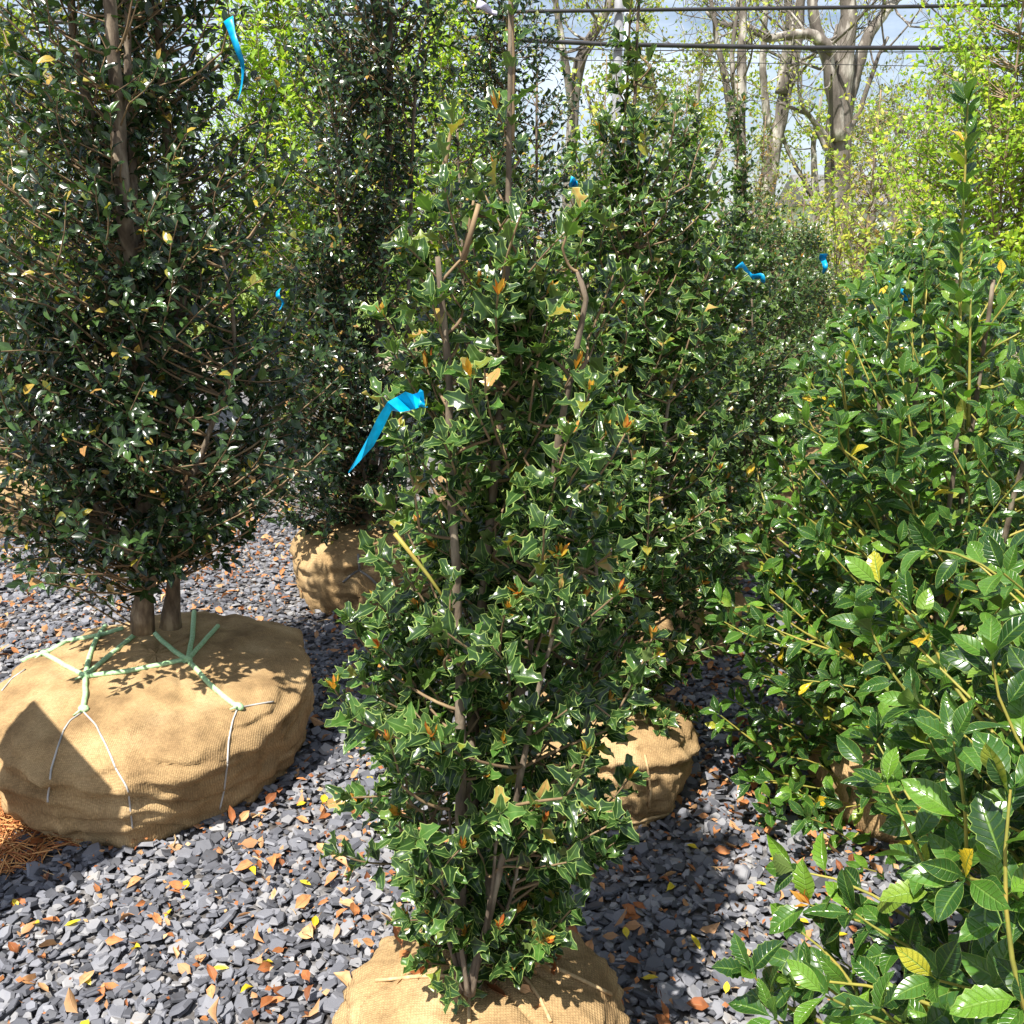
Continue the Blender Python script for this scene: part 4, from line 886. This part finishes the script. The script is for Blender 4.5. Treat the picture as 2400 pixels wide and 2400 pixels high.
# ------------------------------------------------------------------ blue ribbons
M['ribbon'] = leaf_mat('blue vinyl ribbon', [(0, (.0, .33, .62)), (1, (.0, .38, .66))], rib=(.0, .35, .64), under=(.0, .33, .6), rough=.4, trans=.25, tcol=(1, 1.1, 1.1), bump=0)
def ribbon(label, Y, pxs, width, tw=(.2, 1.4), mat='ribbon', name='flagging_ribbon', seed=0, cat='ribbon'):
    rng = np.random.default_rng(seed+200); P = np.array([at(x, y, Y) for x, y in pxs]); n = 24
    t = np.linspace(0, 1, len(P)); tt = np.linspace(0, 1, n); C = np.stack([np.interp(tt, t, P[:, k]) for k in range(3)], 1)
    for _ in range(2): C[1:-1] = (C[:-2]+2*C[1:-1]+C[2:])/4
    C[:, 1] += .02*np.sin(tt*7+seed)
    T = unit(np.gradient(C, axis=0)); a = np.linspace(tw[0], tw[1], n)
    s1 = unit(np.cross(T, (0, 1., 0))); s2 = np.cross(T, s1)
    Wd = s1*np.cos(a)[:, None]+s2*np.sin(a)[:, None]; w = width*.5*np.linspace(1.15, .5, n)*(1+.12*np.sin(tt*11+seed))
    Nn = np.cross(T, Wd)
    V = np.concatenate((C+Wd*w[:, None], C+Nn*width*.05*np.sin(tt*14+seed)[:, None], C-Wd*w[:, None])); F = []
    for i in range(n-1):
        F.append((i, i+1, n+i+1, n+i)); F.append((n+i, n+i+1, 2*n+i+1, 2*n+i))
    o0 = C[0]; me = mesh_np(name, V-o0, np.array(F).ravel(), np.arange(len(F))*4, np.full(len(F), 4), np.full((len(F)*4, 2), .25), True)
    o = obj(name, me, M[mat], None, o0); md = o.modifiers.new('thick', 'SOLIDIFY'); md.thickness = .0006; tag(o, label, cat); return o
E1 = [(992, 916), (968, 924), (950, 918), (930, 930), (908, 942), (884, 980), (864, 1022), (840, 1066), (816, 1107)]
E2 = [(996, 948), (974, 958), (968, 960), (938, 966), (918, 962), (897, 1006), (875, 1046), (847, 1077), (817, 1109)]
d1 = (0, .012, -.008, .010, -.004, -.008, 0, .004, .002); d2 = (.01, -.006, .012, -.006, .012, .010, .012, .004, .004)
A1 = np.array([at(x, y, YC0-.17+d) for (x, y), d in zip(E1, d1)]); A2 = np.array([at(x, y, YC0-.17+d) for (x, y), d in zip(E2, d2)])
A1 = np.concatenate([A1[:2], np.repeat(A1[2:], 1, 0)]); nn_ = len(A1); Fr = [(i, i+1, nn_+i+1, nn_+i) for i in range(nn_-1)]
me = mesh_np('flagging_ribbon', np.concatenate((A1, A2))-A1[0], np.array(Fr).ravel(), np.arange(len(Fr))*4, np.full(len(Fr), 4), np.full((len(Fr)*4, 2), .25), False)
o = obj('flagging_ribbon', me, M['ribbon'], None, A1[0]); tag(o, 'long bright blue ribbon streaming from the slender front shrub', 'ribbon')
ribbon('short blue ribbon knot on the slender front shrub', YC0-.15, [(970, 930), (985, 945), (995, 960)], .02, (.3, .9), seed=1)
ribbon('blue ribbon hanging high in the twin-trunked evergreen', YL-.2, [(530, 40), (545, 75), (560, 110), (570, 150), (562, 190), (555, 235)], .022, (.2, 1.1), seed=2)
ribbon('short blue ribbon low in the twin-trunked evergreen', YL-.3, [(652, 680), (660, 705), (658, 725)], .014, (.4, .8), seed=3)
ribbon('tiny blue ribbon near the top of the slender front shrub', YC0+.1, [(1335, 425), (1345, 430), (1352, 432)], .014, (.2, .5), seed=4)
ribbon('blue ribbon knotted on the third shrub of the row', 3.25, [(1728, 620), (1745, 640), (1765, 650), (1782, 645), (1786, 662)], .03, (.1, .9), seed=5)
ribbon('blue ribbon hanging on the fifth shrub of the row', 5.35, [(1930, 595), (1932, 615), (1930, 640)], .035, (.2, .8), seed=6)
ribbon('pale blue ribbon bow on the holly behind the tall shoot', 3.1, [(2090, 672), (2105, 665), (2112, 680), (2125, 690), (2128, 705)], .03, (.1, .6), seed=7)
ribbon('small blue ribbon end at the far holly by the lime tree', 4.3, [(2386, 685), (2392, 672)], .03, (.1, .6), seed=8)
M['tagw'] = simple_mat('pale lavender plastic tag', [(.3, (.52, .5, .66)), (.7, (.6, .58, .74))], 5, .4, 0)
ribbon('pale lavender plant tag above the slender shrub, in the tall evergreen', 4.9, [(1118, 8), (1140, 20), (1165, 32)], .035, (.1, .5), 'tagw', 'plant_tag', 9, 'tag')

# ------------------------------------------------------------------ an unseen added board out of view, shaped to shade the wide ball
M['ply'] = simple_mat('weathered plywood', [(.3, (.22, .16, .10)), (.7, (.36, .28, .19))], 8, .85, .2, .004, stretch=(1, 1, .2))
def back(p):                           # follow the sunlight back from p to the board's upright plane
    D = np.array(SUN_D); t = ((np.array(p)-Q0)@D)/(np.array(LIGHT)@D); return np.array(p) - np.array(LIGHT)*t
pk, _ = cast('L1', 80, 1640); e1, _ = cast('L1', 285, 1870)
if pk is not None and e1 is not None:
    Q0 = pk - np.array(SUN_D)*.62; XB = Q0[0]
    Vv = np.array([back(pk), back(e1), back(on_ground(-40, 2165)), back(on_ground(-75, 2095))])
    Vv = np.concatenate((Vv, Vv-np.array(SUN_D)*.018)); F = [(0, 1, 2, 3), (7, 6, 5, 4), (0, 4, 5, 1), (1, 5, 6, 2), (2, 6, 7, 3), (3, 7, 4, 0)]
    cc = Vv.mean(0); o0 = np.array((cc[0], cc[1], 0)); bo = empty('shade_board', o0); tag(bo, 'unseen plywood board on a stake, shaped to shade the wide burlap ball', 'board')
    bag = Bag(); bag.add(Vv, np.array(F).ravel(), np.full(6, 4)); obj('board', bag.mesh('board', o0, False), M['ply'], bo)
    bag = Bag(); box_bag(bag, (cc[0]-SUN_D.x*.04, cc[1]-SUN_D.y*.04, cc[2]/2), .04, .04, max(.2, cc[2])); obj('stake', bag.mesh('stake', o0, False), M['ply'], bo)
    print('BOARD', Vv.round(2).tolist())

finish_leaves()
print('TRIS', sum(sum(len(p.vertices)-2 for p in o.data.polygons) if len(o.data.polygons) < 50 else len(o.data.loops)-2*len(o.data.polygons) for o in COL.objects if o.type == 'MESH'), 'objects', len(COL.objects))
